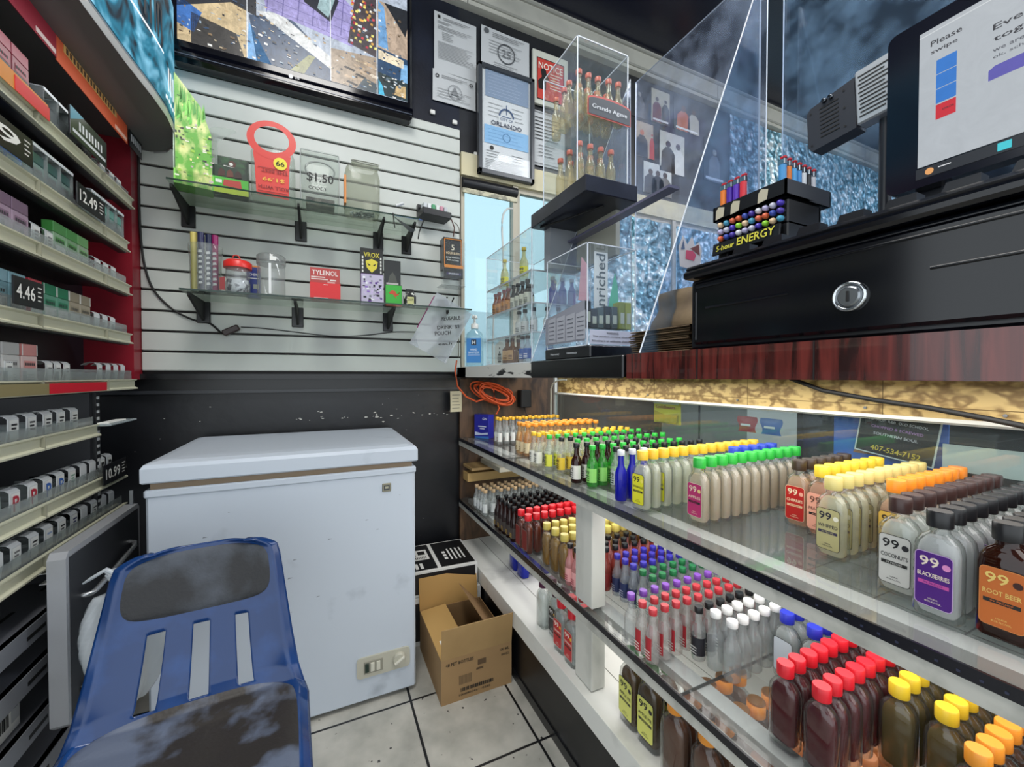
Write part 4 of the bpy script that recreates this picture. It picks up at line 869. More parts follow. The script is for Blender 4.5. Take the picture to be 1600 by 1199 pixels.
t = thing('blue_carton', 'dark blue carton with pale wave pattern at far end of the upper glass shelf', 'carton', (.70, 1.86, ZT+.0005), -60)
m = MB(); m.bbox(-.045, .045, 0, .04, 0, .115, P('#2a2c9c', .35), .001); m.build('box', t)
m = MB(); m.poly([(-.04, .012), (.04, .02), (.04, .03), (0, .024), (-.04, .03)], -.0008, P('#c7d6f0', .4)); m.poly([(-.04, .0), (.045, .0), (.045, .012), (-.04, .006)], -.0008, P('#3f7fd0', .4)); m.text('GIN', .012, FT(.02, .095, -.001), P('#dfe3f5', .4)); m.quad(-.02, .03, .055, .06, -.0008, P('#dfe3f5', .4)); m.quad(-.01, .02, .045, .049, -.0008, P('#dfe3f5', .4)); m.build('printing', t)

# ---- things in the recess under the ledge
t = thing('extension_cord', 'bundle of orange extension cord hanging under the white ledge', 'cord', (.77, 1.90, 1.0))
m = MB(); oc = P('#d3582a', .4); r = random.Random(2)
for k in range(9):
    a = r.uniform(.07, .115); b_ = r.uniform(.025, .05); cx = r.uniform(-.015, .02); tl = r.uniform(-.35, -.05)
    m.tube([(cx+a*math.cos(q)*math.cos(tl)-b_*math.sin(q)*math.sin(tl)*-1, -.02-.004*k+.008*math.sin(2*q+k), -.02+b_*math.sin(q)+a*math.cos(q)*math.sin(tl)) for q in [2*PI*i/22 for i in range(23)]], .0042, 6, oc)
m.tube([(-.03, -.045, .02), (-.015, -.065, 0), (-.01, -.06, -.04), (-.02, -.03, -.05)], .0042, 6, oc); m.build('coil', t)
MB().tube([(-.04, -.04, -.04), (-.10, -.05, -.055), (-.155, -.06, -.03), (-.20, -.07, .02), (-.21, -.07, .09), (-.2, -.06, .14)], .0042, 6, oc).build('loose_end', t)
MB().tube([(.0, -.05, -.05), (.02, -.05, -.09), (.0, -.06, -.12)], .0042, 6, oc).build('tail', t)
t = thing('power_adapter', 'black power adapter plugged in right of the orange cord', 'adapter', (.955, 1.93, .905))
MB().bbox(-.03, .03, -.05, 0, 0, .09, INK, .004).build('adapter_body', t); MB().tube([(0, -.02, 0), (.01, -.04, -.05), (-.06, -.05, -.09), (-.12, -.05, -.09)], .0025, 6, INK).build('lead', t)
m = MB(); m.grid(lambda u, v: (-.03+.06*u, -.002*math.sin(4*v), -.05+.10*v), 4, 6, P('#c6c0a2', .6)); lines(m, -.022, .022, -.04, .04, 5, -.0035, MID)
tag(m.build('paper_tag', loc=(.585, 1.90, .945), rotz=8), 'small yellowed paper tag hanging beside the orange cord', 'tag')
# things on the customer side seen through the case glass
t = thing('candy_bag', 'yellow gummy bear candy bag hanging outside the display glass', 'candy bag', (1.105, 1.08, .90), -90)
m = MB(); m.grid(lambda u, v: (.062*(2*u-1), -.006*(1-(2*u-1)**2)*math.sin(PI*v), .105*v), 8, 8, P('#d8c638', .3)); m.build('pouch', t)
m = MB(); m.quad(-.058, .058, .068, .10, -.0075, P('#e9ead8', .4)); m.text('HARIBO', .018, FT(0, .085, -.0085), INK, w=.10); m.text('Goldbears', .012, FT(0, .058, -.009), P('#8a2f22', .4), w=.09); m.poly([(-.05, .005), (.05, .005), (.055, .04), (.0, .03), (-.055, .045)], -.008, P('#b9a026', .4)); m.build('printing', t)
for nm, cc, x, y, lab in (('snack_bag', '#b3333a', 1.12, .79, 'small red snack bag hanging outside the display glass'), ('snack_bag', '#3a6ab5', 1.12, .72, 'small blue snack bag hanging outside the display glass')):
    m = MB(); m.grid(lambda u, v: (.028*(2*u-1)*(1-.15*math.sin(6*v)), -.006*math.sin(PI*u)*math.sin(PI*v), .045*v), 6, 6, P(cc, .3)); m.quad(-.015, .015, .018, .024, -.0075, WHITE); tag(m.build(nm, loc=(x, y, .905), rotz=-90), lab, 'snack bag')
m = MB(); m.box(-.10, .10, 0, .004, -.17, .09, P('#2f6fd0', .5)); m.poly([(-.02, -.17), (.06, -.17), (.07, -.10), (.03, -.06), (.0, -.09), (-.03, -.13)], -.001, P('#8a5a44', .6)); m.poly([(-.06, -.03), (-.03, .03), (-.045, .09), (-.01, .09), (.0, -.03)], -.001, P('#b5774e', .6))
tag(m.build('wall_poster', loc=(1.125, .47, .92), rotz=-90), 'blue poster with a dark hand outside the display glass behind the flyer', 'poster')
t = thing('flyer', 'black flyer with phone number 407-534-7152 leaning outside the display glass', 'flyer', (1.108, .445, .945), -90)
m = MB(); m.M = RY(8); m.quad(-.068, .068, -.055, .075, 0, P('#e6e6e6', .5)); m.quad(-.065, .065, -.052, .072, -.0008, P('#14121c', .4)); m.build('card', t)
m = MB(); m.M = RY(8); wt = P('#e8dfe8', .5); gd = P('#e2c23c', .5); m.text('407-534-7152', .0115, FT(.004, -.040, -.0016), gd, w=.085)
for k, (s_, cc) in enumerate((('HIP-HOP  R&B  OLD SCHOOL', wt), ('CHOPPED & SCREWED', P('#c88ad0', .5)), ('SOUTHERN SOUL', wt))): m.text(s_, .0058, FT(0, .022-.015*k, -.0016), cc, w=.10-.012*k)
lines(m, -.05, .05, .035, .068, 3, -.0016, P('#b98f3c', .5), .005, .2, 4); m.build('lettering', t)
tag(MB().box(-.07, .07, 0, .004, 0, .05, P('#cfd0cc', .5)).build('blank_card', loc=(1.10, .30, .885), rotz=-90), 'blank white card leaning outside the glass at the right picture edge', 'card')
# dark shop fittings beyond
t = thing('upright_cooler', 'dark glass-door cooler on the shop floor, seen through the case glass', 'cooler', (3.2, 1.35, 0), -90)
MB().box(-.5, .5, .05, .6, 0, 1.0, P('#24272b', .4)).build('cabinet', t); MB().box(-.45, -.02, .03, .05, .15, .95, P('#4d565c', .1, .3)).build('door', t); MB().box(.02, .45, .03, .05, .15, .95, P('#5a6268', .1, .3)).build('door', t)
t = thing('snack_gondola', 'low black gondola shelf of packets on the shop floor beyond the case', 'shelf', (2.6, .15, 0), -90)
m = MB(); m.box(-.9, .9, .25, .28, 0, 1.02, P('#35383c', .5)); m.box(-.9, .9, 0, .28, .0, .1, P('#35383c', .5)); m.build('frame', t)
for z in (.4, .65, .9): MB().box(-.9, .9, 0, .25, z, z+.015, P('#c4c6c4', .4)).build('shelf', t)
t = thing('grey_cabinet', 'pale grey cabinet beside the window wall, seen through the case glass', 'cabinet', (1.9, 1.62, 0), -90)
MB().box(-.28, .28, 0, .4, 0, 1.0, P('#aeb0ac', .4)).build('body', t); MB().box(-.005, .005, -.004, 0, .02, .98, P('#3b3d40', .4)).build('door_gap', t)

# ======================= ON THE COUNTER =======================
CT = 1.1155
t = thing('cash_drawer', 'large black steel cash drawer with round lock on the red counter', 'cash drawer', (.612, .291, CT), -90)
bk = P('#0b0d12', .28, noise=(20, '#151923', .4, .8)); bk2 = P('#080a10', .14)
MB().bbox(-.256, .256, .004, .42, 0, .125, bk, .004).build('body', t)
m = MB(); m.bbox(-.243, .243, -.006, .006, .008, .118, bk2, .004)
for x0, x1, z in ((-.215, -.075, .070), (.075, .235, .070), (-.235, .235, .108)): m.tube([(x0, -.006, z), (x1, -.006, z)], .0022, 6, bk2)
m.tube([(-.235, -.006, .016), (-.235, -.006, .10)], .002, 6, bk2)
df = m.build('drawer_front', t)
m = MB(); m.lathe([(.019, 0), (.019, .004), (.0165, .006), (.0145, .003)], 28, P('#c5c9cc', .15, 1), FT(0, .052, -.006), caps=False); m.lathe([(.0145, 0), (.0145, .004), (.011, .006)], 24, P('#8d9195', .25, 1), FT(0, .052, -.006)); m.bbox(-.0016, .0016, -.0135, -.011, .0455, .0585, INK, .0004); m.build('lock', df)
m = MB(); m.bbox(-.262, .262, -.012, .425, .127, .141, bk2, .004); m.bbox(-.262, .262, -.006, .42, .141, .150, bk, .004); m.build('lid', t)
for k in range(9):
    x = -.17+.05*k; m = MB(); m.add([(x, 0, .150), (x+.03, 0, .150), (x+.030, 0, .160), (x+.004, 0, .160), (x, .02, .150), (x+.03, .02, .150), (x+.030, .02, .160), (x+.004, .02, .160)], [(0, 1, 2, 3), (7, 6, 5, 4), (0, 4, 5, 1), (1, 5, 6, 2), (2, 6, 7, 3), (3, 7, 4, 0)], P('#14161c', .3)); m.build('stop_tab', t)
DT = CT+.1505
# point of sale screen
t = thing('sales_monitor', 'black touchscreen monitor reading Please swipe, standing on the cash drawer', 'monitor', (.85, .15, DT), -90)
MB().bbox(-.08, .08, -.02, .12, 0, .012, P('#16181f', .3), .003).build('base', t)
m = MB(); m.bbox(-.035, .035, .035, .06, .012, .20, P('#16181f', .3), .004); m.bbox(-.185, -.15, .03, .06, .0, .13, P('#22252c', .3), .003); m.build('stand', t)
zb = 1.362-DT
m = MB(); m.prism(rrect(.42, .258, .012, 4, 0, zb+.129), -.024, 0, P('#0b0d1a', .15), FRONT @ T3(0, 0, 0)); m.build('housing', t)
m = MB(); y = -.0008; m.quad(-.170, .18, zb+.030, zb+.236, y, em('#b4bac0', .75)); m.quad(-.172, .18, zb+.012, zb+.028, y, em('#23262e', .6))
m.quad(-.170, .18, zb+.2285, zb+.230, y-.0002, em('#dadfe2', .7))
dk = P('#24242c', .5); y = -.0016
m.text('Please', .0085, FT(-.140, zb+.212, y), dk, w=.034); m.text('swipe', .0075, FT(-.142, zb+.198, y), dk, w=.029)
for k in range(3): m.quad(-.150, -.128, zb+.118+.022*k, zb+.139+.022*k, y, em('#2f73c4', .8))
m.quad(-.150, -.128, zb+.094, zb+.116, y, em('#c4202e', .8)); m.text('ERROR', .003, FT(-.136, zb+.106, y-.0005), dk)
m.text('Everyone', .011, FT(-.055, zb+.187, y), dk, w=.075); m.text('together', .010, FT(-.056, zb+.171, y), dk, w=.072); m.text('we are connected', .006, FT(-.055, zb+.157, y), P('#55575f', .5), w=.075); m.text('ok, school, work', .005, FT(-.058, zb+.147, y), P('#55575f', .5), w=.068)
m.poly([(-.096, zb+.117), (.06, zb+.117), (.06, zb+.135), (-.09, zb+.135), (-.096, zb+.131)], y, em('#5a54a8', .8)); m.text('no thanks', .005, FT(-.0, zb+.105, y), P('#55575f', .5))
m.lathe([(.005, 0), (0, 0)], 14, em('#e0a060', .8), FT(-.156, zb+.020, y), caps=False); m.quad(-.146, -.132, zb+.021, zb+.0225, y, em('#d8dade', .8)); m.quad(-.086, -.073, zb+.015, zb+.026, y, em('#3fc4d0', .8)); m.prism(rrect(.10, .010, .005, 4, -.012, zb+.020), 0, .0004, em('#c8ced0', .8), FT(0, 0, y) if False else T3(0, y, 0) @ FRONT)
m.build('screen', t)
# card reader / pole display seen from behind
t = thing('pole_display', 'black slotted box of a pole display mounted beside the monitor', 'display', (.95, .462, 1.548), -90)
m = MB(); m.M = RY(-3); m.prism([(-.075, .012), (-.068, .0), (.012, .004), (.012, .104), (-.068, .092), (-.075, .083)], -.035, 0, P('#33353c', .35), FRONT)
for k in range(8): m.box(-.05, -.016, -.0012, 0, .020+.0085*k, .0222+.0085*k, INK)
for x, z in ((-.067, .012), (-.067, .080), (-.006, .018), (-.006, .055), (-.006, .09)): m.lathe([(.0022, 0), (0, 0)], 8, INK, FT(x, z, -.0012), caps=False)
for x in (-.040, -.028): m.lathe([(.0045, 0), (.0045, .006), (.002, .006)], 12, P('#6a6d72', .2, 1), FT(x, .092, 0))
m.build('back_shell', t)
m = MB(); m.M = RY(-3); m.bbox(.013, .078, -.002, .03, .006, .112, P('#c7cbd0', .25, .4), .003)
for k in range(11): m.box(.019+.002*(k % 2), .060+.006*(k % 3), -.003, -.0018, .018+.0078*k, .0205+.0078*k, INK)
m.build('vent_plate', t)
m = MB(); m.tube([(.05, .02, .005), (.05, .02, DT-1.548+.012)], .010, 14, P('#22242a', .3)); m.lathe([(.035, 0), (.035, .008), (.014, .012)], 24, P('#22242a', .3), T3(.05, .02, DT-1.548)); m.build('pole', t)
# energy shot rack with lighters
t = thing('counter_rack', 'black counter rack lettered 5-hour ENERGY with lighters on top', 'rack', (.662, .472, DT), -90)
kb = P('#101114', .35)
m = MB(); 
for x in (-.055, .052): m.bbox(x-.010, x+.010, .012, .10, 0, .085, kb, .002)
m.box(-.062, .062, .095, .10, .0, .085, kb); m.build('uprights', t)
m = MB(); m.box(-.066, .066, 0, .12, .086, .089, kb); m.box(-.066, .066, -.0, .003, .086, .112, kb); m.box(-.066, .066, .117, .12, .086, .112, kb); m.box(-.066, -.063, 0, .12, .086, .112, kb); m.box(.063, .066, 0, .12, .086, .112, P('#33363c', .3))
for x in (-.06, -.03, .02): m.poly([(x, .088), (x+.016, .090), (x+.018, .106), (x+.006, .110), (x+.001, .104)], -.0008, P('#b9b29c', .6))
m.build('top_tray', t)
m = MB(); m.M = RX(-8); m.bbox(-.068, .056, -.004, 0, .024, .046, kb, .001); yl = P('#d9d04a', .4); m.text('5-hour', .010, FT(-.040, .034, -.006), yl, w=.036); m.text('ENERGY', .014, FT(.016, .036, -.006), yl, w=.066); m.build('sign_plate', t)
m = MB(); m.box(-.062, .062, .012, .095, .046, .0485, kb); m.build('inner_shelf', t)
cols = ['#d8613c', '#3a4fa8', '#4a3a9c', '#d8d8e0', '#b9b4d8', '#c8c8d8', '#4a3ab0', '#8fd03a', '#e8c8a0', '#4a9ab8', '#d86a4a']
names = ['orange', 'blue', 'violet', 'white', 'lilac', 'pale', 'purple', 'lime', 'cream', 'teal', 'coral']
# shots lie with their caps towards the clerk
for r_ in range(3):
    for k in range(10):
        ci = (k+r_*4) % 11; x = -.054+.012*k; z = .0535+.0125*r_
        m = MB(); m.lathe([(.0052, 0), (.0052, .05)], 10, P('#23242a', .4), FT(0, 0, .06) if False else T3(0, .0, 0) @ RX(-90)); o = m.build('energy_shot', loc=(.662+.008, .472-x, DT+z), rotz=-90)
        tag(o, 'small drink shot with %s cap, %s from left in %s row of counter rack' % (names[ci], ORD[k+1] if k else 'first', ['bottom', 'middle', 'top'][r_]), 'bottle', 'energy shots in the counter rack')
        m = MB(); m.lathe([(.0048, 0), (.005, .004), (.0035, .0075), (.0012, .0085)], 10, P(cols[ci], .3), FT(0, 0, 0)); m.build('cap', o)
li = [('orange', '#e07a2e'), ('violet', '#4a2a9c'), ('purple', '#5a34b0'), ('red', '#d03440')]
li2 = [('light blue', '#4a90c8'), ('orange', '#e07a2e'), ('sky blue', '#4fa0dc'), ('blue', '#3f8ac8'), ('white', '#d8dade'), ('black', '#1b1c22'), ('silver', '#c3c4cc')]
def lighter(nm_, cc, x, y, lab):
    o = MB(); o.rings([[(.010*math.cos(a)*.5*1.2, .0045*math.sin(a)*1.2, z) for a in [2*PI*i/14 for i in range(14)]] for z in (0, .052)], P(cc, .2)); o = o.build('lighter', loc=(.662+y, .472-x, DT+.0895), rotz=-90)
    tag(o, lab, 'lighter', 'lighters on the counter rack'); MB().bbox(-.0055, .0055, -.004, .004, .0522, .062, P('#b8bbc0', .2, 1), .001).bbox(-.003, .006, -.003, .003, .062, .066, P('#c02a34', .3), .001).build('lighter_head', o)
for k, (n_, cc) in enumerate(li): lighter(n_, cc, -.054+.013*k, .012, '%s lighter standing in the left half of the counter rack tray' % n_)
for k, (n_, cc) in enumerate(li2): lighter(n_, cc, .050-.001*k, .016+.015*k, '%s lighter standing along the right edge of the counter rack tray' % n_)
# plexiglass guards
PX = glass('#f2f4fb', .03, 1.1, .02, '#b4c4dc', .30, 5); PXB = glass('#e6edf8', .03, 1.2, .03, '#8fb0cc', .32, 9)  # blue mottling of the second puts guard reflections into the colour, beside scuffs
PE = P('#e3e9f2', .25)  # pale so sheet edges look lit; edge glow put into the colour
def panel(name, label, pts, axis, pos, mat, th=.0045, loc=None):
    """sheet: pts in (h, z); axis Y: h is X at Y=pos; axis X: h is Y at X=pos"""
    n = len(pts); m = MB(); mk = (lambda h, z, d: (h, pos+d, z)) if axis == 'Y' else (lambda h, z, d: (pos+d, h, z))
    v = [mk(h, z, 0) for h, z in pts]+[mk(h, z, th) for h, z in pts]
    m.add(v, [tuple(range(n)), tuple(range(n, 2*n))[::-1]], mat); m.add(v, [(i, (i+1) % n, n+(i+1) % n, n+i) for i in range(n)], PE)
    return tag(m.build(name), label, 'guard')
panel('sneeze_guard_wing', 'clear slanted side wing of the guard behind the acrylic bottle tower', [(.600, CT), (1.004, CT), (.990, 2.11)], 'Y', 1.145, PX)
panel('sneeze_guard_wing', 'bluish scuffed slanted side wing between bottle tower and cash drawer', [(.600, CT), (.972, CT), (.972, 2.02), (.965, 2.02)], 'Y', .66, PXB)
panel('sneeze_guard', 'clear front guard panel between the two slanted wings', [(.67, CT), (1.14, CT), (1.14, 2.1), (.67, 2.1)], 'X', 1.008, PX)
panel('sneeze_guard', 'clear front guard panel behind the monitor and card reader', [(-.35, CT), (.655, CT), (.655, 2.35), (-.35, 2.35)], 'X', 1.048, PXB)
m = MB(); m.add([(.732, 1.145, 1.503), (.762, 1.145, 1.503), (.732, 1.145, 1.509), (.762, 1.145, 1.509), (.682, .665, 1.475), (.712, .665, 1.475), (.682, .665, 1.481), (.712, .665, 1.481)], [(0, 1, 3, 2), (4, 6, 7, 5), (0, 4, 5, 1), (2, 3, 7, 6), (0, 2, 6, 4), (1, 5, 7, 3)], P('#5d5c74', .25))
tag(m.build('guard_brace'), 'lilac grey brace strip joining the two slanted guard wings', 'brace')
m = MB(); m.poly([(-.03, -.03), (.03, -.035), (.036, .01), (.028, .03), (.014, .02), (.006, .04), (-.008, .02), (-.022, .038), (-.034, .012)], 0, P('#d8d2d4', .4)); m.poly([(-.014, -.012), (.012, -.014), (.018, .0), (.008, .008), (-.012, .007)], -.0006, P('#d44a6c', .4)); m.poly([(.0, .012), (.03, .0), (.026, .024), (.014, .018)], -.0006, P('#7a3a34', .4)); m.poly([(-.028, .006), (-.016, .008), (-.02, .03)], -.0006, P('#5a6a8a', .4))
tag(m.build('sticker', loc=(.735, .6555, 1.335)), 'small pink and white die-cut sticker on the bluish slanted wing', 'sticker')
# stack of paper bags
KR = P('#7d6a50', .7, noise=(12, '#5f5040', .45, .7), bump=.5, bscale=30)
r = random.Random(9)
for k in range(11):
    o = MB(); a = r.uniform(-.004, .004); z = 0
    o.grid(lambda u, v: (-.085+.17*u, .13*v, .0030+.0012*math.sin(5*u+k)), 8, 4, KR); o.grid(lambda u, v: (-.085+.17*u, .13*v, .0004+.0006*math.sin(4*u+k)), 8, 4, KR)
    o.add([(-.085, 0, .0004), (.085, 0, .0004), (.085, -.004, .0017), (-.085, -.004, .0017), (.085, 0, .0032), (-.085, 0, .0032)], [(0, 1, 2, 3), (3, 2, 4, 5)], KR)
    tag(o.build('paper_bag', loc=(.648+a, .660+r.uniform(-.004, .004), CT+.0005+.0048*k), rotz=-90+r.uniform(-2, 2)), 'flat brown paper bag in the stack beside the cash drawer', 'paper bag', 'stacked brown paper bags')
o = MB(); o.grid(lambda u, v: (-.068+.136*u, .03+.03*v+.006*math.sin(5*u+3*v)-.004*math.sin(9*v), .085*v), 14, 10, KR); o.grid(lambda u, v: (-.068+.136*u, .05+.03*v+.004*math.sin(5*u+3*v), .085*v), 14, 10, KR)
tag(o.build('paper_bag', loc=(.655, .655, CT+.057), rotz=-90), 'brown paper bag leaning upright on top of the bag stack', 'paper bag')
# acrylic display with packets, dark base
ACR = glass('#f7fafa', .05, 1.3, .02, '#dfe8ea'); 
def acrylic(parent, x0, x1, y0, y1, z0, z1, name='acrylic_box', open_top=False, slope=0.0, mat=ACR):
    m = MB(); th = .003
    def sheet(p):
        m.add(p, [(0, 1, 2, 3)], mat)
    A, B, Cc, D = (x0, y0), (x1, y0), (x1, y1), (x0, y1)
    for p, q in ((A, B), (B, Cc), (Cc, D), (D, A)): sheet([(p[0], p[1], z0), (q[0], q[1], z0), (q[0], q[1], z1), (p[0], p[1], z1)])
    if not open_top: sheet([(x0, y0, z1), (x1, y0, z1), (x1, y1, z1), (x0, y1, z1)])
    e = .0013
    for p in (A, B, Cc, D): m.box(p[0]-e, p[0]+e, p[1]-e, p[1]+e, z0, z1, PE)
    for z in (z0, z1):
        for p, q in ((A, B), (B, Cc), (Cc, D), (D, A)): m.box(min(p[0], q[0])-e, max(p[0], q[0])+e, min(p[1], q[1])-e, max(p[1], q[1])+e, z-e, z+e, PE)
    return m.build(name, parent)
t = thing('packet_display', 'clear acrylic display of packets on black base lettered in white, on counter', 'display', (.63, .985, CT))
MB().bbox(-.005, .165, -.115, .12, 0, .032, P('#15171c', .25), .003).build('base', t)
m = MB(); lt = P('#c9ccd0', .5); m.M = Matrix.Identity(4)
for y in (.06, -.03): m.text('Hennessy', .008, T3(-.0056, y, .015) @ LEFT, lt, w=.05)
m.build('base_lettering', t)
acrylic(t, 0, .16, -.095, .115, .033, .30)
m = MB(); gy = P('#9a9ca6', .5); gw2 = P('#c0c2ca', .5)
m.add([(-.004, .118, .045), (-.004, -.09, .045), (-.004, -.09, .152), (-.004, .118, .125)], [(0, 3, 2, 1)], P('#8f919c', .55))
for k in range(4): 
    yy = .10-.05*k
    m.add([(-.005, yy, .05), (-.005, yy-.044, .05), (-.005, yy-.044, .125), (-.005, yy, .12)], [(0, 3, 2, 1)], P('#a9abb4', .55))
    for q in range(5): m.add([(-.0056, yy-.006, .06+.012*q), (-.0056, yy-.036, .06+.012*q), (-.0056, yy-.036, .0625+.012*q), (-.0056, yy-.006, .0625+.012*q)], [(0, 3, 2, 1)], P('#5d606a', .6))
m.build('price_sheet', t)
m = MB(); m.quad(.006, .158, .036, .074, -.0975, P('#d4d6e6', .5)); m.text('WARNING:', .006, FT(.08, .066, -.0985), dk); m.text('This product contains nicotine.', .006, FT(.08, .056, -.0985), dk, w=.13); m.text('Nicotine is an addictive chemical.', .006, FT(.08, .045, -.0985), dk, w=.135); m.build('warning_label', t)
m = MB(); m.box(.062, .108, -.04, -.038, .12, .30, P('#e6e8e8', .5)); m.text('enriched', .032, FT(.084, .21, -.0405) @ RZ(90), P('#5a6468', .5), w=.17); m.poly([(.11, .14), (.15, .14), (.145, .21), (.135, .25), (.125, .21)], -.0385, P('#5fc0a0', .4)); m.poly([(.01, .16), (.045, .16), (.04, .26), (.02, .28)], -.0385, P('#d8a8b4', .4)); m.build('banner', t)
for k, (x, cc, h) in enumerate(((.004, '#22262a', .07), (.024, '#3a4046', .05), (.046, '#5a6a6c', .055), (.068, '#2a3034', .06), (.092, '#4a5658', .06), (.118, '#8f9a44', .075), (.140, '#a8b04a', .075))):
    o = MB().bbox(0, .019, 0, .03, 0, h, P(cc, .35), .001); o.quad(.003, .016, h*.2, h*.6, -.0008, P('#c9d0c0', .4)); tag(o.build('vape_packet', loc=(.63+x, .905, CT+.082)), '%s packet in the acrylic display above the warning label, %s from left' % (['black', 'dark grey', 'grey', 'black', 'slate', 'olive', 'lime'][k], ORD[k+1] if k else 'first'), 'packet')
# black cantilever shelf with bottles under and acrylic tower above
t = thing('black_header_shelf', 'black overhanging display shelf carrying the tall acrylic bottle tower', 'shelf', (.62, 1.04, 1.546))
MB().bbox(0, .172, -.155, .15, 0, .044, P('#191b26', .3, noise=(10, '#2f3140', .5, .8)), .002).box(.05, .17, .112, .15, -.129, 0, P('#8d9298', .3)).build('shelf_box', t)
m = MB(); m.box(.15, .165, -.09, .11, -.128, 0, P('#a9a99c', .4)); m.tube([(.02, .12, -.002), (.05, .0, -.010), (.10, -.10, -.002)], .003, 6, INK); m.build('support', t)
t = thing('bottle_tower', 'tall clear acrylic tower of tequila minis with dark oval plaque', 'display', (.632, .942, 1.5905))
acrylic(t, 0, .172, 0, .185, 0, .395, 'tower_shell')
MB().box(.002, .17, .002, .183, .195, .198, ACR).build('tower_shelf', t)
m = MB(); n = 20
top = [(.105-.075*math.cos(PI*i/n)*1.0, .268+.014*math.sin(PI*i/n)) for i in range(n+1)]
m.M = T3(0, -.004, -.03); pp = [(.03, .222)]+[(.18, .222)]+top[::-1]; m.poly(pp, 0, P('#c05a50', .4)); q_ = [(.105+(x-.105)*.95, .245+(z-.245)*.84) for x, z in pp]; m.poly(q_, -.001, P('#4c4f52', .4)); m.text('Grande Agave', .016, FT(.105, .247, -.002), P('#d8dadb', .4), w=.12); m.build('plaque', t)
tq = mini('', '#efe6c8', '#d8705a', None, h=.125, r=.014, milk=.2, name='tequila_mini'); tq2 = None
r = random.Random(12); first = True; cnt = 0
spots = []
for j in range(2):
    for i in range(5): spots.append((.652+.033*i, .965+.05*j+r.uniform(-.005, .005), 1.5905+.199, 0, 'upright on the tower shelf, %s from left in %s rank' % (['first', 'second', 'third', 'fourth', 'fifth'][i], ['front', 'back'][j])))
for i in range(2): spots.append((.655, 1.045+.045*i, 1.5905+.199, 0, 'upright at the aisle side of the tower shelf, %s one' % ['nearer', 'farther'][i]))
for j in range(3):
    for i in range(4): spots.append((.655+.036*i, .965+.05*j, 1.5905+.003, 0, 'standing on the tower floor, %s from left in %s rank' % (['first', 'second', 'third', 'fourth'][i], ['front', 'middle', 'back'][j])))
for x, y, z, rz, lab in spots:
    lab = 'tequila mini ' + lab
    if first: o = tq; o.location = (x, y, z); o['label'] = lab; o['group'] = 'tequila minis in the acrylic tower'; first = False
    else: o = dup(tq, (x, y, z), lab, 'tequila minis in the acrylic tower', r.uniform(-40, 40))
# acrylic step case by the window
t = thing('mini_case', 'clear acrylic case with stepped shelves of mini bottles by the window', 'display', (.65, 1.24, CT))
acrylic(t, 0, .23, 0, .42, 0, .46)
LV = (.003, .105, .205, .315)
for z in LV[1:]:
    m = MB(); m.box(.002, .20, .003, .417, z-.003, z, ACR); m.box(.0, .002, .003, .417, z-.004, z+.003, P('#c9ced2', .3)); m.box(.0, .20, .0, .002, z-.004, z+.001, P('#c9ced2', .3)); m.build('case_shelf', t)
def inrow(proto, desc, grp, lst):
    first = True
    for k, (x, y, lv, wh) in enumerate(lst):
        loc = (.65+x, 1.24+y, CT+LV[lv]+.0005); lab = '%s, %s' % (desc, wh)
        if first: proto.location = loc; proto.rotation_euler = (0, 0, math.radians(-60)); proto['label'] = lab; proto['group'] = grp; first = False
        else: dup(proto, loc, lab, grp, -60)
inrow(mini('', '#b8602e', '#7a1f34', '#c98a4a', None, '#4a2010', h=.098, r=.0145, milk=.35), 'amber mini with maroon cap in window case', 'maroon capped minis in window case', [(.03, .39, 2, 'first from the window'), (.03, .35, 2, 'second from the window'), (.03, .30, 2, 'third from the window'), (.03, .26, 2, 'fourth from the window'), (.07, .35, 2, 'behind the second')])
inrow(mini('', '#2a2420', '#17171a', '#d4d6c4', None, '#3a3a34', h=.098, r=.0135, milk=.5), 'dark mini with black cap in window case', 'dark minis in window case', [(.03, .21, 2, 'first'), (.03, .17, 2, 'second'), (.03, .13, 2, 'third'), (.03, .09, 2, 'fourth'), (.08, .16, 2, 'second rank')])
inrow(mini('', '#2a50c8', '#cfd3da', None, h=.10, r=.015, milk=.6), 'blue mini in window case', 'blue minis in window case', [(.10, .03, 2, 'first from the counter end'), (.14, .03, 2, 'second from the counter end'), (.18, .03, 2, 'third from the counter end'), (.13, .07, 2, 'second rank'), (.17, .075, 2, 'second rank, farther right')])
inrow(mini('', '#e8e4b8', '#c8b02a', '#e8e22a', '99', h=.125, r=.017, milk=.3), 'yellow labelled mini on the top step', 'yellow labelled minis on the top step of window case', [(.05, .16, 3, 'nearer the aisle'), (.05, .34, 3, 'nearer the window')])
inrow(mini('', '#f0f0ee', '#1d1d20', '#e3e3e0', None, '#3a3a3a', h=.095, r=.0145, milk=.3), 'clear mini with black cap in window case', 'clear minis in window case', [(.04, .18, 1, 'first'), (.04, .13, 1, 'second'), (.05, .08, 1, 'third'), (.09, .05, 1, 'fourth'), (.13, .04, 1, 'fifth'), (.17, .04, 1, 'sixth')])
inrow(mini('', '#9a6a4a', '#4a2a22', '#c9a070', None, '#5a2a1a', h=.097, r=.0155, milk=.5, square=True), 'brown square mini on the bottom step', 'brown square minis on the bottom step', [(.03, .27, 0, 'first from the window'), (.03, .22, 0, 'second from the window'), (.07, .25, 0, 'second rank')])
inrow(mini('', '#e6eaf0', '#3a2a28', '#3a60b0', None, '#e6e9f0', h=.097, r=.0145, milk=.3), 'clear mini with blue label on the bottom step', 'blue label minis on the bottom step', [(.03, .13, 0, 'nearer the window'), (.03, .09, 0, 'nearer the counter'), (.10, .05, 0, 'at the counter end')])
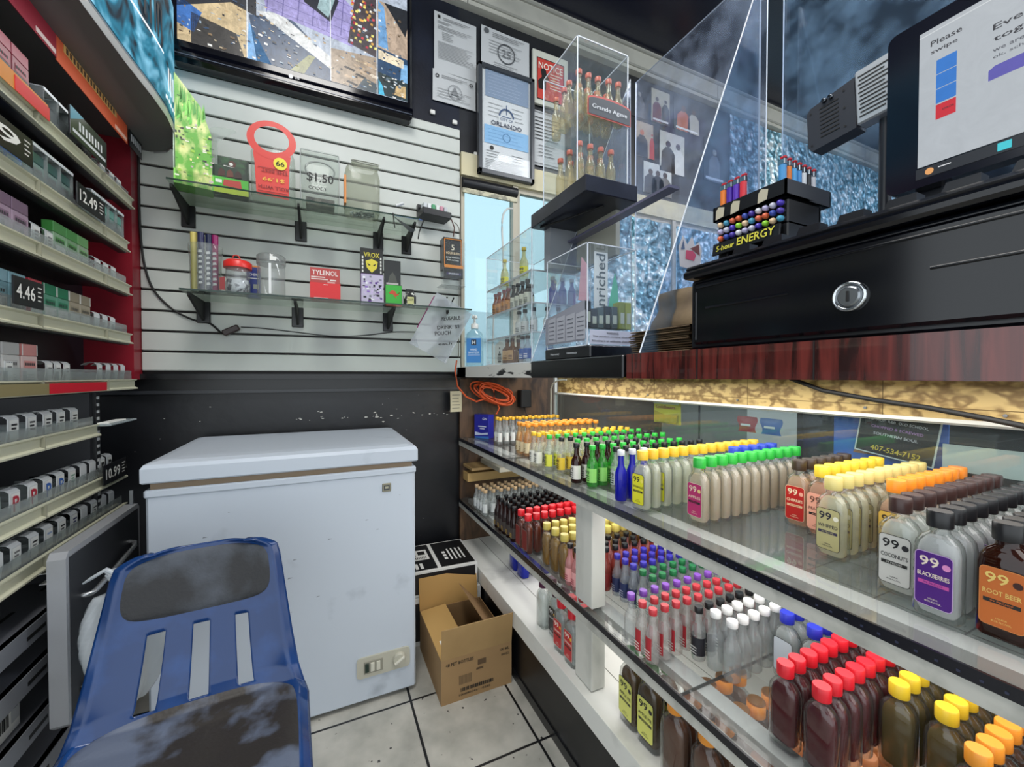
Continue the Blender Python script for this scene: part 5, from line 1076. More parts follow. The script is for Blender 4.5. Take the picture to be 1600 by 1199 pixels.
m = MB(); m.bbox(-.032, .032, 0, .055, 0, .078, P('#e3e5e0', .5), .001); m.prism([(-.032, .0), (.032, 0), (0, .02)], 0, .055, P('#d6d8d2', .5), T3(0, .055, .078) @ FRONT)
for z, w in ((.062, .006), (.045, .006), (.036, .018), (.006, .02)): m.quad(-w/2, w/2, z, z+.008, -.0008, INK)
for k in range(5): m.quad(-.012, .012, .016+.004*k, .018+.004*k, -.0008, MID)
tag(m.build('gable_carton', loc=(.685, 1.60, CT+.0035), rotz=-70), 'small white gable carton at the window end of the bottom step', 'carton')
# hand sanitiser
t = thing('sanitizer_bottle', 'pump bottle of hand sanitizer with blue label on the white ledge', 'bottle', (.645, 1.80, 1.111), -30)
m = MB(); m.rings([rsec(.075, .045, .015, 0), rsec(.08, .05, .018, .006), rsec(.08, .05, .018, .135), rsec(.07, .045, .018, .155), rsec(.034, .034, .014, .168), rsec(.03, .03, .013, .178)], glass('#dff0f4', .15, 1.3, .03)); m.build('bottle_body', t)
m = MB(); m.lathe([(.017, .176), (.017, .196), (.012, .2)], 18, WHITE); m.lathe([(.005, .2), (.005, .225)], 10, WHITE); m.bbox(-.012, .012, -.012, .012, .222, .236, WHITE, .003); m.tube([(0, 0, .230), (0, -.03, .233), (0, -.045, .226)], .0045, 8, WHITE); m.build('pump', t)
m = MB(); m.quad(-.034, .034, .018, .13, -.0256, P('#2c7cc0', .4)); m.quad(-.012, .012, .098, .124, -.0262, P('#132236', .4)); m.text('H', .016, FT(0, .111, -.0268), P('#e8eef2', .4)); m.text('HAND', .009, FT(0, .078, -.0262), P('#d6e6f2', .4), w=.032); m.text('SANITIZER', .008, FT(0, .064, -.0262), P('#d6e6f2', .4), w=.052); m.quad(-.028, .028, .052, .0535, -.0262, P('#d6e6f2', .4)); m.build('label', t)

# ======================= SHELVES AND GOODS ON THE SLATWALL =======================
SG = glass('#eff5f0', .08, .7, .02, '#cbd8cf')
def slat_shelf(label, x0, x1, yf, z, bx):
    t = thing('glass_wall_shelf', label, 'shelf', ((x0+x1)/2, 1.945, z)); cx = (x0+x1)/2
    m = MB(); m.box(x0-cx, x1-cx, yf-1.945, -.004, -.006, 0, SG); m.box(x0-cx, x1-cx, yf-1.9452, yf-1.945, -.006, 0, P('#20342c', .2)); m.build('glass_panel', t)
    for x in bx:
        m = MB(); m.add([(x-.004-cx, -.0, -.007), (x-.004-cx, yf-1.945+.03, -.007), (x-.004-cx, yf-1.945+.03, -.018), (x-.004-cx, -.05, -.07), (x-.004-cx, 0, -.085)]+[(x+.004-cx, -.0, -.007), (x+.004-cx, yf-1.945+.03, -.007), (x+.004-cx, yf-1.945+.03, -.018), (x+.004-cx, -.05, -.07), (x+.004-cx, 0, -.085)], [(0, 1, 2, 3, 4), (9, 8, 7, 6, 5), (0, 5, 6, 1), (1, 6, 7, 2), (2, 7, 8, 3), (3, 8, 9, 4)], INK)
        m.bbox(x-.022-cx, x+.022-cx, -.012, 0, -.09, -.008, P('#0d0e10', .3), .002); m.build('bracket', t)
slat_shelf('upper glass shelf on slatwall holding jars and green cartons', -.46, .37, 1.71, 1.722, (-.465+.01, -.075, .235, .36))
slat_shelf('lower glass shelf on slatwall holding tubes, jars and boxes', -.43, .60, 1.71, 1.362, (-.412, -.09, .275, .50))
ZU, ZW = 1.7225, 1.3625
# upper shelf goods
t = thing('tall_display_box', 'tall bright green and yellow display box at left end of upper shelf', 'box', (-.402, 1.79, ZU), 12)
gm = P('#5fae2e', .4, noise=(26, '#e6ec9a', .45, .62), stretch=(1, 1, .6)); m = MB()
m.prism([(-.05, .0), (.05, 0), (.05, .19), (.02, .28), (-.05, .37)], 0, .004, gm, T3(0, -.03, 0) @ FRONT)
m.box(-.055, .055, -.034, .04, 0, .05, P('#7fd048', .4)); m.build('printed_side', t)
m = MB(); rr = random.Random(4)
for k in range(70):
    x = rr.uniform(-.052, .046); z = rr.uniform(.01, .21 if x > 0 else .3); w = rr.uniform(.003, .012)
    m.quad(x, x+w, z, z+rr.uniform(.002, .008), -.0348-.0001*(k % 5), P(rr.choice(['#1d3a1a', '#3f8a2a', '#e8e88a', '#f0f0d8', '#9ccf3a', '#c9b8b4', '#20261c']), .4))
for k in range(24):
    x = rr.uniform(-.05, .03); z = rr.uniform(.2, .30-.8*(x+.05)); m.poly([(x, z), (x+.008, z+.01), (x+.004, z+.06)], -.0352, P(rr.choice(['#5fc83a', '#8fe05a', '#3f9a28']), .4))
m.build('printing', t)
m = MB(); m.box(-.055, -.053, -.03, .05, 0, .33, P('#cfe9d2', .3)); m.build('back_flap', t)
m = MB(); m.box(-.01, .01, 0, .003, 0, .22, glass('#e6ebe6', .35, 1, .1, '#cfd4cf')); m.poly([(-.03, .19), (.02, .19), (.035, .215), (.07, .235), (.06, .245), (.0, .24), (-.02, .225)], -.001, glass('#e6ebe6', .4, 1, .1, '#cfd4cf'))
tag(m.build('clear_sign_holder', loc=(-.345, 1.80, ZU)), 'empty clear plastic sign holder behind the green display boxes', 'holder')
t = thing('snack_carton', 'dark green open snack carton with bright green front on upper shelf', 'box', (-.292, 1.775, ZU), 4)
m = MB(); dg = P('#18301e', .4, noise=(30, '#2c5a30', .5, .7)); m.box(-.052, .052, .05, .054, 0, .15, dg); m.box(-.054, -.051, 0, .054, 0, .10, dg); m.box(.051, .054, 0, .054, 0, .10, dg); m.box(-.052, .052, .02, .023, 0, .105, dg); m.build('tray', t)
m = MB(); m.quad(-.054, .054, 0, .056, -.001, P('#4cb034', .4)); m.quad(-.054, .054, 0, .022, -.0015, P('#c8d82a', .4)); m.poly([(-.024, .026), (.034, .024), (.03, .050), (-.02, .048)], -.002, P('#b03a2e', .4)); m.quad(-.045, -.026, .034, .046, -.002, P('#dfe6d8', .4)); m.build('front_panel', t)
m = MB(); rr = random.Random(8)
for k in range(3): x = -.03+.025*k; m.poly([(x-.01, .066), (x+.012, .07), (x+.01, .088), (x, .096), (x-.008, .086)], .0190-.0006*k, P(['#4a2a20', '#6a3a2a', '#3a221c'][k], .5))
m.lathe([(.012, 0), (0, 0)], 12, P('#5a3226', .5), FT(.0, .128, .049), caps=False); m.lathe([(.006, 0), (0, 0)], 10, P('#e8e8e0', .5), FT(-.003, .127, .048), caps=False); m.poly([(-.03, .11), (.04, .105), (.035, .115), (-.025, .12)], .0485, P('#e6e6e0', .4)); m.build('artwork', t)
t = thing('countertop_jar', 'clear jar with red collar label and yellow 66 spot, upper shelf', 'jar', (-.158, 1.79, ZU))
m = MB(); m.rings([rsec(.135, .10, .02, .0), rsec(.14, .105, .022, .006), rsec(.14, .105, .022, .16), rsec(.12, .10, .022, .185)], glass('#eef2ee', .08, .4, .10), caps=False); m.build('jar_body', t)
rd = P('#d6433a', .35); ye = P('#e8d838', .4)
def tagM(z): return T3(0, -.056, .0)
m = MB(); m.M = T3(0, -.057, -.005) @ RX(1)
th = [(-.058, .002), (.062, .0), (.062, .125)]
ring_o = [(.078*math.cos(a), .205+.070*math.sin(a)) for a in [math.radians(-42+ (264)*i/30) for i in range(31)]]
outer = [(-.052, .006), (.052, .0), (.055, .12)]+ring_o+[(-.055, .12)]
ring_i = [(.055*math.cos(a), .208+.045*math.sin(a)) for a in [2*PI*i/36 for i in range(36)]]
# collar: lower plate + ring
m.poly([(-.05, .006), (.052, .0), (.055, .12), (.060, .157), (.03, .163), (0, .160), (-.03, .163), (-.060, .157), (-.055, .12)], 0, rd)
n = 40; vi = []; 
for i in range(n+1):
    a = 2*PI*i/n; vi += [(.078*math.cos(a), -.0006, .205+.068*math.sin(a)), (.055*math.cos(a), -.0006, .208+.046*math.sin(a))]
m.add(vi, [(2*i, 2*i+2, 2*i+3, 2*i+1) for i in range(n)], rd)
m.build('collar_label', t)
m = MB(); m.M = T3(0, -.0590, -.005) @ RX(1); m.lathe([(.022, 0), (0, 0)], 24, ye, FT(.026, .125, -.001), caps=False); m.text('99', .018, FT(.026, .125, -.002), INK, rot=180, w=.028)
mr = P('#7a1f1c', .5); m.text('THE BEST', .011, FT(.008, .093, -.001), mr, rot=180, w=.085); m.text('ROLL WITH', .012, FT(.004, .035, -.001), mr, rot=180, w=.095); m.text('$1.99', .015, FT(.004, .064, -.001), P('#e8b848', .4), rot=180, w=.07)
m.quad(-.045, .048, .1015, .1035, -.0012, mr); m.quad(-.045, .048, .018, .020, -.0012, mr); m.build('printing', t)
def ovalring(m, rx, rz, z, y, r, mat, n=28, tilt=0): m.tube([(rx*math.cos(a), y+.0*math.sin(a), z+rz*math.sin(a)) for a in [2*PI*i/n for i in range(n+1)]], r, 6, mat)
t = thing('acrylic_bin', 'clear square bin hand lettered $1.50 with round opening, upper shelf', 'bin', (.0, 1.79, ZU))
m = MB(); m.rings([rsec(.125, .12, .01, 0), rsec(.135, .125, .012, .15), rsec(.135, .02, .008, .222)], glass('#edf1ee', .08, .4, .10), caps=False)
for sx in (-1, 1): m.tube([(sx*.066, -.062, .002), (sx*.0675, -.0625, .15), (sx*.0675, -.0, .222)], .0018, 6, P('#aeb2b0', .3))
m.tube([(-.0675, 0, .222), (.0675, 0, .222)], .0018, 6, P('#aeb2b0', .3)); m.build('bin_body', t)
m = MB(); m.M = T3(0, -.05, .0) @ RX(-22); ovalring(m, .052, .044, .165, -.005, .0035, P('#a2a5a3', .25)); m.build('opening_ring', t)
m = MB(); m.text('$1.50', .038, FT(.0, .090, -.070), INK, w=.092); m.text('CODE:3', .012, FT(-.01, .052, -.070), INK, w=.06); m.build('handwriting', t)
m = MB(); m.box(-.05, .05, -.04, .04, .001, .028, P('#6f6a5c', .6, noise=(40, '#2f2c28', .4, .6))); tag(m.build('contents', t), 'dark small goods')
t = thing('cookie_jar', 'clear rounded jar with slanted oval mouth, right on upper shelf', 'jar', (.155, 1.80, ZU))
gj = glass('#e2e4da', .18, .4, .10, '#c6c8be')
m = MB(); m.rings([rsec(.12, .09, .02, 0), rsec(.132, .10, .024, .01), rsec(.136, .10, .024, .15), rsec(.12, .09, .024, .185), rsec(.10, .075, .024, .195)], gj, caps=False); m.build('jar_body', t)
m = MB(); m.M = T3(.01, -.03, .185) @ RX(30); m.lathe([(.05, 0), (.054, .01), (.05, .022), (.046, .022)], 30, gj, caps=False); m.tube([(.052*math.cos(a), .052*math.sin(a), .022) for a in [2*PI*i/30 for i in range(31)]], .0022, 6, P('#9a9c92', .3)); m.build('mouth', t)
m = MB(); rr = random.Random(3)
for k in range(26): m.tube([(rr.uniform(-.05, .05), rr.uniform(-.035, .03), .006), (rr.uniform(-.05, .05), rr.uniform(-.035, .03), .014)], .003, 5, P(rr.choice(['#e8eaec', '#c9ced4', '#5a6068']), .3))
tag(m.build('contents', t), 'small silvery wrapped pieces')
MB().box(-.069, -.062, -.045, .02, .03, .14, P('#d9853a', .4)).build('side_sticker', t)
t = thing('mirror_stand', 'folded blue and grey stand on wire feet at end of upper shelf', 'stand', (.32, 1.76, ZU+.002))
m = MB(); m.M = T3(0, 0, -.02) ; m.add([(-.055, -.05, .01), (.075, -.02, .02), (.07, .05, .055), (-.045, .04, .052)], [(0, 1, 2, 3)], P('#2d5596', .4)); m.add([(-.055, -.05, .008), (.04, -.035, -.03), (.03, .03, -.02), (-.045, .04, .05)], [(0, 1, 2, 3)], P('#5a5f68', .3)); m.build('cover', t)
MB().tube([(-.055, -.05, .0), (-.05, -.06, -.06)], .0025, 6, INK).tube([(.075, -.02, .0), (.05, -.05, -.06), (.045, -.055, -.09)], .003, 6, INK).tube([(-.04, -.03, .04), (-.01, -.03, .055)], .006, 8, P('#d2d4d4', .3)).build('wire_legs', t)
t = thing('small_counter_tray', 'black tray of tiny coloured packets hanging on the slatwall right side', 'tray', (.475, 1.90, 1.80), 8)
MB().bbox(-.065, .075, -.045, .04, 0, .03, P('#17181a', .35), .002).box(-.065, .075, .02, .04, .03, .062, P('#17181a', .35)).build('tray_body', t)
m = MB()
for k, cc in enumerate(('#c9ced0', '#e0e4e4', '#4a9a6a', '#d8dcd8', '#c48a9a', '#b8bcc0')): m.bbox(-.055+.02*k, -.039+.02*k, -.03, .01, .026, .056, P(cc, .35), .001)
m.build('packets', t); MB().tube([(.075, 0, .02), (.095, 0, .015), (.11, 0, -.02), (.108, .01, -.06)], .003, 6, P('#5a3a30', .5)).build('lead', t)
t = thing('hook_box', 'black and orange box in clear pouch hanging on slatwall by window', 'box', (.562, 1.90, 1.525))
m = MB(); m.bbox(-.045, .045, -.03, .03, .045, .19, P('#1a1714', .35), .001); m.bbox(-.045, .045, -.045, -.03, .0, .05, P('#1a1714', .35), .001); m.build('carton', t)
m = MB(); og = P('#e08a30', .4)
for a in ((-.042, -.039, .055, .185), (.039, .042, .055, .185), (-.042, .042, .182, .185)): m.quad(a[0], a[1], a[2], a[3], -.0308, og)
m.quad(-.045, .045, .046, .060, -.0456, og); m.text('5', .026, FT(0, .145, -.0312), P('#e6d8c0', .4)); m.text('HOUR BURN', .012, FT(0, .118, -.0312), P('#e6c8a0', .4), w=.065); m.text('EXTRA STRENGTH', .006, FT(0, .098, -.0312), WHITE, w=.065); m.text('FAST ACTING', .006, FT(0, .086, -.0312), WHITE, w=.055); m.quad(-.035, .035, .014, .024, -.0456, P('#3a2c5a', .4)); m.text('ENERGY', .007, FT(0, .019, -.0462), WHITE, w=.05); m.build('printing', t)
m = MB(); m.box(-.06, .056, -.05, -.048, -.035, .17, glass('#fafcfc', .02, .5, .05)); m.box(-.06, .056, -.048, .035, -.036, -.034, glass('#f2f4f4', .2, 1.3, .05)); m.build('clear_pouch', t)
# lower shelf goods
t = thing('tube_cup', 'clear bulging cup filled with tall lettered tubes, lower shelf left', 'cup', (-.370, 1.78, ZW))
m = MB(); m.lathe([(.043, 0), (.045, .01), (.047, .12), (.051, .145), (.050, .165)], 24, glass('#e6ebe6', .12, 1.3, .04), caps=False); m.build('cup', t)
for k, (x, y, cc, n_) in enumerate(((-.030, -.018, '#c9b968', 'yellow'), (-.008, -.026, '#2a2c4e', 'navy'), (.012, -.012, '#1c2240', 'dark blue'), (.030, -.01, '#8c1f5c', 'magenta'), (.018, .018, '#a0244a', 'crimson'), (-.015, .016, '#1c1d22', 'black'))):
    o = MB(); o.lathe([(.0095, 0), (.0095, .195)], 14, P(cc, .25)); o.lathe([(.0100, .165), (.0100, .199)], 14, P(cc, .2))
    if k in (1, 2, 3):
        for q in range(7): o.poly([(-.006, .02+.018*q), (.006, .022+.018*q), (.004, .030+.018*q), (-.005, .029+.018*q)], -.0104, P('#d3d2da', .3))
    tag(o.build('cigar_tube', loc=(-.370+x, 1.78+y, ZW+.004)), 'tall %s tube standing in the clear cup on the lower shelf' % n_, 'tube', 'tubes in the clear cup')
t = thing('candy_jar', 'small clear jar with red lid and loop, half full, lower shelf', 'jar', (-.272, 1.765, ZW))
m = MB(); m.lathe([(.032, 0), (.038, .004), (.038, .04), (.034, .05), (.038, .06), (.037, .085), (.032, .095)], 24, glass('#eceff0', .12, 1.3, .03), caps=False); m.build('jar_body', t)
m = MB(); m.lathe([(.044, .092), (.044, .112), (.036, .119), (.0, .121)], 28, P('#d92c26', .35)); m.tube([(.012*math.cos(a)-.005, 0, .125+.016*math.sin(a)) for a in [2*PI*i/14 for i in range(15)]], .0022, 6, P('#c8382e', .3)); m.build('lid', t)
m = MB(); m.lathe([(.030, .002), (.034, .006), (.034, .05), (.0, .052)], 16, P('#c9cdd0', .5, noise=(60, '#3a3f48', .5, .6))); m.build('contents', t); MB().poly([(-.05, .008), (-.034, .008), (-.034, .055), (-.05, .05)], -.03, P('#8c2a2a', .4)).build('label', t)
m = MB(); m.bbox(-.022, .022, 0, .03, 0, .118, P('#20307c', .35), .001); m.text('CHEW', .010, FT(.002, .088, -.001), WHITE, w=.03); m.quad(-.018, .018, .072, .075, -.001, WHITE); m.quad(-.022, .022, .116, .122, -.0005, P('#d98a3a', .4)); m.quad(.0, .018, .035, .052, -.001, P('#8f9488', .4))
tag(m.build('blue_box', loc=(-.232, 1.82, ZW)), 'blue box standing behind the red-lidded jar on lower shelf', 'box')
t = thing('clear_canister', 'empty clear canister with clear screw lid on lower shelf', 'jar', (-.168, 1.77, ZW))
m = MB(); m.lathe([(.044, 0), (.046, .003), (.046, .115), (.044, .12)], 28, glass('#eceeed', .14, 1.2, .04), caps=False); m.lathe([(.044, .0), (0, .001)], 24, glass('#eceeed', .3, 1.2, .04), caps=False); m.box(-.004, .004, -.0475, -.0465, .005, .115, P('#dfe1e0', .3)); m.build('canister', t)
m = MB(); m.lathe([(.047, .117), (.048, .12), (.048, .148), (.042, .153), (0, .154)], 28, glass('#d9dcdb', .35, 1.2, .06, '#b4b8b6')); m.quad(.0, .02, .125, .14, -.049, WHITE); m.build('screw_lid', t)
t = thing('pill_display_box', 'open red carton of pill packets lettered in white on lower shelf', 'box', (.015, 1.775, ZW))
rd2 = P('#b8302c', .4); m = MB(); m.box(-.054, .054, .03, .033, 0, .135, rd2); m.box(-.054, -.052, -.02, .033, 0, .07, rd2); m.box(.052, .054, -.02, .033, 0, .07, rd2); m.box(-.054, .054, -.022, .03, 0, .003, rd2); m.build('tray', t)
m = MB(); m.box(-.054, .054, -.023, -.021, 0, .066, P('#d41f22', .35)); m.quad(-.04, .01, .004, .008, -.0238, WHITE); m.quad(-.006, .01, .058, .060, -.0238, WHITE); m.build('front_panel', t)
m = MB(); m.quad(-.052, .052, .066, .134, .0290, P('#b5423e', .45)); m.text('TYLENOL', .019, FT(0, .116, .0282), P('#eee6e0', .4), w=.094); m.quad(-.05, .0, .096, .100, .0282, P('#e8d8d0', .4)); m.quad(-.05, .01, .088, .092, .0282, P('#e8d8d0', .4)); m.quad(.018, .04, .086, .091, .0282, WHITE); m.quad(.008, .036, .07, .083, .0282, P('#d8a8a0', .4)); m.build('header', t)
t = thing('supplement_display', 'tall black and purple supplement display with gold mask face, lower shelf', 'display', (.192, 1.78, ZW))
m = MB(); m.box(-.044, .044, .0, .045, 0, .125, P('#7a5a94', .4)); m.box(-.044, .044, .02, .045, .125, .235, P('#15150f', .35)); m.build('cabinet', t)
m = MB(); rr = random.Random(6); m.quad(-.043, .043, .003, .122, -.001, P('#b9b2c8', .4))
for k in range(55):
    x = rr.uniform(-.04, .032); z = rr.uniform(.006, .11); w = rr.uniform(.003, .012); m.quad(x, x+w, z, z+rr.uniform(.002, .01), -.0014-.0001*(k % 6), P(rr.choice(['#5a2a8a', '#e8e8ee', '#8a6ab8', '#26242c', '#c9b8dc', '#7a7a86']), .4))
m.build('lower_printing', t)
m = MB(); gd2 = P('#d6c83a', .35); m.text('VROX', .020, FT(.0, .208, .019), gd2, w=.062); m.poly([(0, .135), (.02, .155), (.024, .182), (.0, .192), (-.024, .182), (-.02, .155)], .0188, gd2); m.poly([(.004, .166), (.018, .174), (.012, .163)], .0182, INK); m.poly([(-.004, .166), (-.012, .163), (-.018, .174)], .0182, INK)
for s_ in (-1, 1):
    for k in range(5): m.quad(s_*.036-.003, s_*.036+.003, .135+.014*k, .145+.014*k, .0188, P('#d8d8d0', .4))
m.build('header_printing', t)
t = thing('kangaroo_box', 'black box with bright green front and red kangaroo, lower shelf', 'box', (.278, 1.785, ZW))
m = MB(); m.box(-.034, .034, .0, .04, 0, .09, P('#1a1c1a', .3)); m.box(-.034, .034, .03, .04, .09, .20, P('#1a1c1a', .25)); m.build('carton', t)
m = MB(); m.quad(-.033, .033, .012, .088, -.001, P('#38a838', .4)); m.quad(-.033, .033, 0, .012, -.001, P('#c8482e', .4)); m.poly([(-.02, .055), (-.008, .066), (.004, .064), (.014, .050), (.024, .056), (.026, .062), (.018, .046), (.008, .044), (.012, .032), (.004, .040), (-.004, .050), (-.014, .050)], -.0016, P('#c0482a', .4)); m.quad(-.026, .024, .094, .104, .0292, P('#b9b4b0', .4)); m.poly([(-.02, .104), (.02, .104), (.012, .135), (0, .15), (-.012, .135)], .0290, P('#4a4c44', .3)); m.build('printing', t)
m = MB(); m.rings([rsec(.05, .03, .008, 0), rsec(.052, .032, .009, .045), rsec(.038, .026, .008, .055), rsec(.034, .024, .008, .075)], P('#18191a', .3, noise=(60, '#d8dad0', .56, .6))); m.quad(-.014, .014, .012, .042, -.0164, P('#c8c88a', .4)); m.text('DUST', .010, FT(0, .03, -.017), INK, w=.022)
tag(m.build('small_bottle', loc=(.345, 1.785, ZW)), 'small dark patterned bottle at the right end of the lower shelf goods', 'bottle')
# zip bag
t = thing('zip_bag', 'clear zip bag hand lettered reusable drink pouch hanging from slatwall hooks', 'bag', (.545, 1.76, 1.385))
m = MB(); m.M = RY(28); m.grid(lambda u, v: (-.10+.18*u, -.016*math.sin(PI*u)*math.sin(PI*v)-.004*math.sin(9*u+4*v), -.255*v), 24, 24, glass('#eff2f4', .42, 1.6, .10, '#cdd2d6')); m.grid(lambda u, v: (-.10+.18*u, .016*math.sin(PI*u)*math.sin(PI*v), -.255*v), 16, 16, glass('#eff2f4', .3, 1.3, .12, '#cdd2d6')); m.build('pouch', t)
m = MB(); m.M = RY(28)
for k, (s_, h, w, x, z) in enumerate((('REUSABLE', .016, .085, .0, -.075), ('DRINK  $2', .018, .10, .01, -.115), ('POUCH', .017, .07, .0, -.15), ('each', .012, .06, .03, -.185))): m.text(s_, h, FT(x, z, -.030) @ RZ(28+6), INK, w=w)
m.build('handwriting', t)
m = MB(); m.M = RY(28); m.tube([(-.102, -.001, -.02), (-.102, -.001, -.18)], .0025, 6, P('#8c3a6a', .4)); m.build('zip_strip', t)
m = MB(); 
for x in (-.03, .0): m.tube([(x, .185, .03), (x-.01, .08, -.01), (x-.02, .02, .0), (x-.012, .0, .03)], .0035, 6, INK)
m.box(-.045, .015, .175, .187, .0, .05, INK); m.build('hook', t)
# cables
def cable(name, label, pts, r, mat, cat='cable'):
    cu = []; n = len(pts)
    for i in range(n-1):
        p0, p1, p2, p3 = [Vector(pts[max(0, min(n-1, j))]) for j in (i-1, i, i+1, i+2)]
        for k in range(8):
            q = k/8; cu.append(.5*((2*p1)+(-p0+p2)*q+(2*p0-5*p1+4*p2-p3)*q*q+(-p0+3*p1-3*p2+p3)*q**3))
    cu.append(Vector(pts[-1])); m = MB(); m.tube(cu, r, 6, mat); return tag(m.build(name), label, cat)
cable('wall_cable', 'black power cord running down left edge of the slatwall to the plug', [(-.596, 1.93, 1.95), (-.597, 1.935, 1.60), (-.575, 1.938, 1.42), (-.52, 1.94, 1.33), (-.45, 1.94, 1.285), (-.40, 1.94, 1.275), (-.38, 1.938, 1.262), (-.355, 1.93, 1.235)], .004, INK)
cable('thin_cord', 'thin dark cord running right from the brown plug along the slatwall', [(-.29, 1.93, 1.262), (-.22, 1.94, 1.262), (-.1, 1.94, 1.252), (.05, 1.94, 1.24), (.18, 1.94, 1.25), (.30, 1.94, 1.27), (.42, 1.94, 1.275)], .0022, INK)
m = MB(); m.M = RY(-28); m.bbox(-.03, .03, -.02, .0, -.012, .012, P('#3a2c2a', .4), .004); tag(m.build('cord_plug', loc=(-.322, 1.935, 1.247)), 'brown plug joining two cords on the slatwall', 'plug')
cable('window_cable', 'pale looped cable hanging in the bright window beside the post', [(.90, 1.93, 1.93), (.865, 1.93, 1.92), (.84, 1.93, 1.85), (.845, 1.93, 1.6), (.80, 1.93, 1.42), (.785, 1.92, 1.25), (.785, 1.92, 1.12)], .005, P('#c9cbc8', .4))
cable('hanging_cord', 'dark thin cord from black wall tray down the slatwall edge', [(.585, 1.92, 1.81), (.61, 1.92, 1.77), (.615, 1.935, 1.62), (.612, 1.938, 1.35), (.61, 1.938, 1.16)], .002, P('#6a6458', .5))

# ======================= CARTONS ON THE FLOOR =======================
t = thing('cardboard_carton', 'open brown cardboard carton printed 48 PET BOTTLES on the tiled floor', 'box', (.466, 1.277, 0), 0)
KB = P('#9c7d55', .7, noise=(3, '#8b6d49', .4, .7)); KI = P('#6b5236', .75)
m = MB(); w = .125; d = .315; h = .147
m.box(-w, w, 0, .003, 0, h, KB); m.box(-w, w, d-.003, d, 0, h, KB); m.box(-w, -w+.003, .003, d-.003, 0, h, KB); m.box(w-.003, w, .003, d-.003, 0, h, KB); m.box(-w+.003, w-.003, .003, d-.003, 0, .003, KI); m.build('carton_body', t)
KF = P('#a98a5c', .7, noise=(5, '#97794e', .4, .7))
m = MB(); m.box(-w, w, 0, .003, 0, .105, KF, T3(0, 0, h) @ RX(6)); m.build('flap', t)
m = MB(); m.box(-w, w-.01, 0, .003, 0, .12, P('#b08a50', .7), T3(0, d, h) @ RX(-8)); m.build('flap', t)
m = MB(); m.box(0, .10, .006, d-.01, 0, .003, P('#b9955a', .7), T3(-w, 0, h) @ RY(-5)); m.build('flap', t)
m = MB(); m.box(0, .003, .02, d-.03, 0, .12, P('#8d6d48', .7), T3(w-.02, 0, h) @ RY(-42)); 
for k in range(6): m.box(-.001, .0, .10+.014*k, .108+.014*k, .04, .075, INK, T3(w-.02, 0, h) @ RY(-42))
m.build('flap', t)
m = MB(); y = -.001; m.text('48 PET BOTTLES', .011, FT(-.062, .128, y), P('#17120d', .6), w=.095); m.text('100 ML', .009, FT(.098, .128, y), P('#17120d', .6), w=.035); m.text('84082', .008, FT(.10, .110, y), P('#3a2e22', .6), w=.028)
for k in range(26): m.quad(-.06+.0045*k, -.0578+.0045*k+.001*(k % 3), .028, .040, y, P('#17120d', .6))
m.text('100880046110285', .007, FT(-.01, .018, y), P('#17120d', .6), w=.11)
for k in range(9): m.quad(-.065+.005*k, -.062+.005*k, .052, .082, y, P('#6a543a', .6))
m.quad(.0, .03, .10, .118, y, P('#5a452e', .6)); m.quad(-.005, .02, .085, .092, y, P('#5a452e', .6)); m.build('printing', t)
m = MB(); m.M = T3(-w, 0, h) @ RY(-5); m.add([(.02, .02, .0035), (.10, .03, .0035), (.10, .095, .0035), (.02, .095, .0035)], [(0, 1, 2, 3)], WHITE)
for k in range(12): m.add([(.03+.005*k, .07, .004), (.033+.005*k, .07, .004), (.033+.005*k, .09, .004), (.03+.005*k, .09, .004)], [(0, 1, 2, 3)], INK)
for k in range(4): m.add([(.03, .028+.009*k, .004), (.07, .028+.009*k, .004), (.07, .032+.009*k, .004), (.03, .032+.009*k, .004)], [(0, 1, 2, 3)], MID)
m.build('shipping_label', t)
t = thing('black_carton', 'black and white printed flat carton on top of the red-edged one', 'box', (.446, 1.61, .1905), -2)
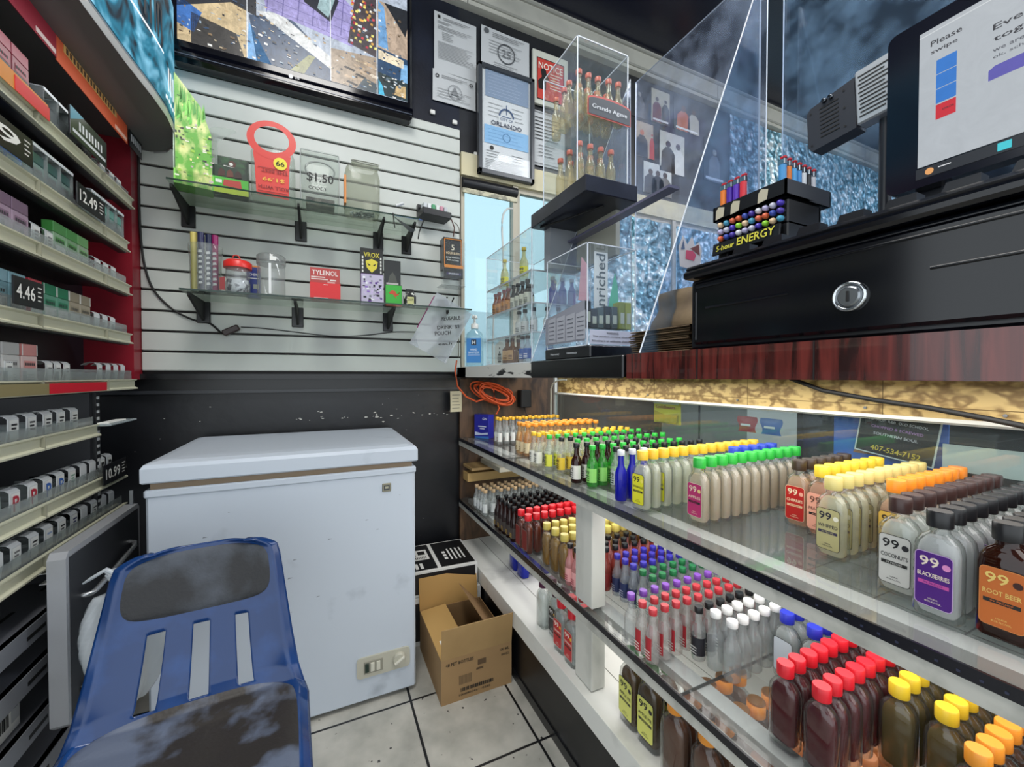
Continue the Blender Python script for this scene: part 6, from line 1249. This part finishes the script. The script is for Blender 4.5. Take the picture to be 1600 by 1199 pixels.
m = MB(); m.bbox(-.145, .14, 0, .26, 0, .10, P('#d9d9d5', .5), .001); m.build('carton_body', t)
m = MB(); z = .1008; bkp = P('#141416', .4); U = T3(0, 0, z)
def uq(x0, x1, y0, y1, mat, dz=0): m.add([(x0, y0, z+dz), (x1, y0, z+dz), (x1, y1, z+dz), (x0, y1, z+dz)], [(0, 1, 2, 3)], mat)
uq(-.138, -.025, .008, .252, bkp); uq(-.01, .132, .008, .252, bkp); uq(-.135, -.04, .10, .20, WHITE, .0006)
for k in range(11): uq(-.125+.007*k, -.121+.007*k, .11, .13, INK, .001)
uq(-.125, -.09, .14, .19, P('#7a7c7e', .6), .001); uq(-.08, -.05, .15, .185, INK, .001)
for k in range(4): uq(.045+.018*k, .052+.018*k, .06, .17, WHITE, .0006)
for k in range(3): uq(.02, .034, .07+.03*k, .09+.03*k, WHITE, .0006)
for k in range(3): uq(-.13+.02*k, -.118+.02*k, .02, .07, WHITE, .0006)
m.quad(-.14, .13, .01, .09, -.001, bkp); m.build('printing', t)
t = thing('red_edged_carton', 'white carton with red and black printed edge under the black carton', 'box', (.455, 1.605, 0))
m = MB(); m.bbox(-.14, .145, 0, .26, 0, .19, P('#cfcfcb', .5), .001); m.build('carton_body', t)
m = MB(); m.quad(-.135, -.02, .02, .17, -.001, P('#c42a2a', .4)); m.quad(-.135, -.02, .10, .12, -.0015, bkp); m.quad(-.135, -.11, .02, .17, -.0016, bkp); m.quad(0, .13, .02, .17, -.001, bkp); m.build('printing', t)
# overhead tube fittings
for x, y in ((-.05, .35), (2.6, .3), (5.6, .3)):
    t = thing('tube_light', 'long white fluorescent ceiling fitting %s' % {-.05: 'above the clerk aisle', 2.6: 'above the shop floor', 5.6: 'above the far shop floor'}[x], 'light', (x, y, 3.0), 90 if x < 0 else 0)
    MB().bbox(-.62, .62, -.07, .07, 0, .03, WHITE, .004).build('fitting', t); MB().tube([(-.6, 0, -.012), (.6, 0, -.012)], .013, 10, P('#fbfcff', .3, emis=9)).build('tube', t)
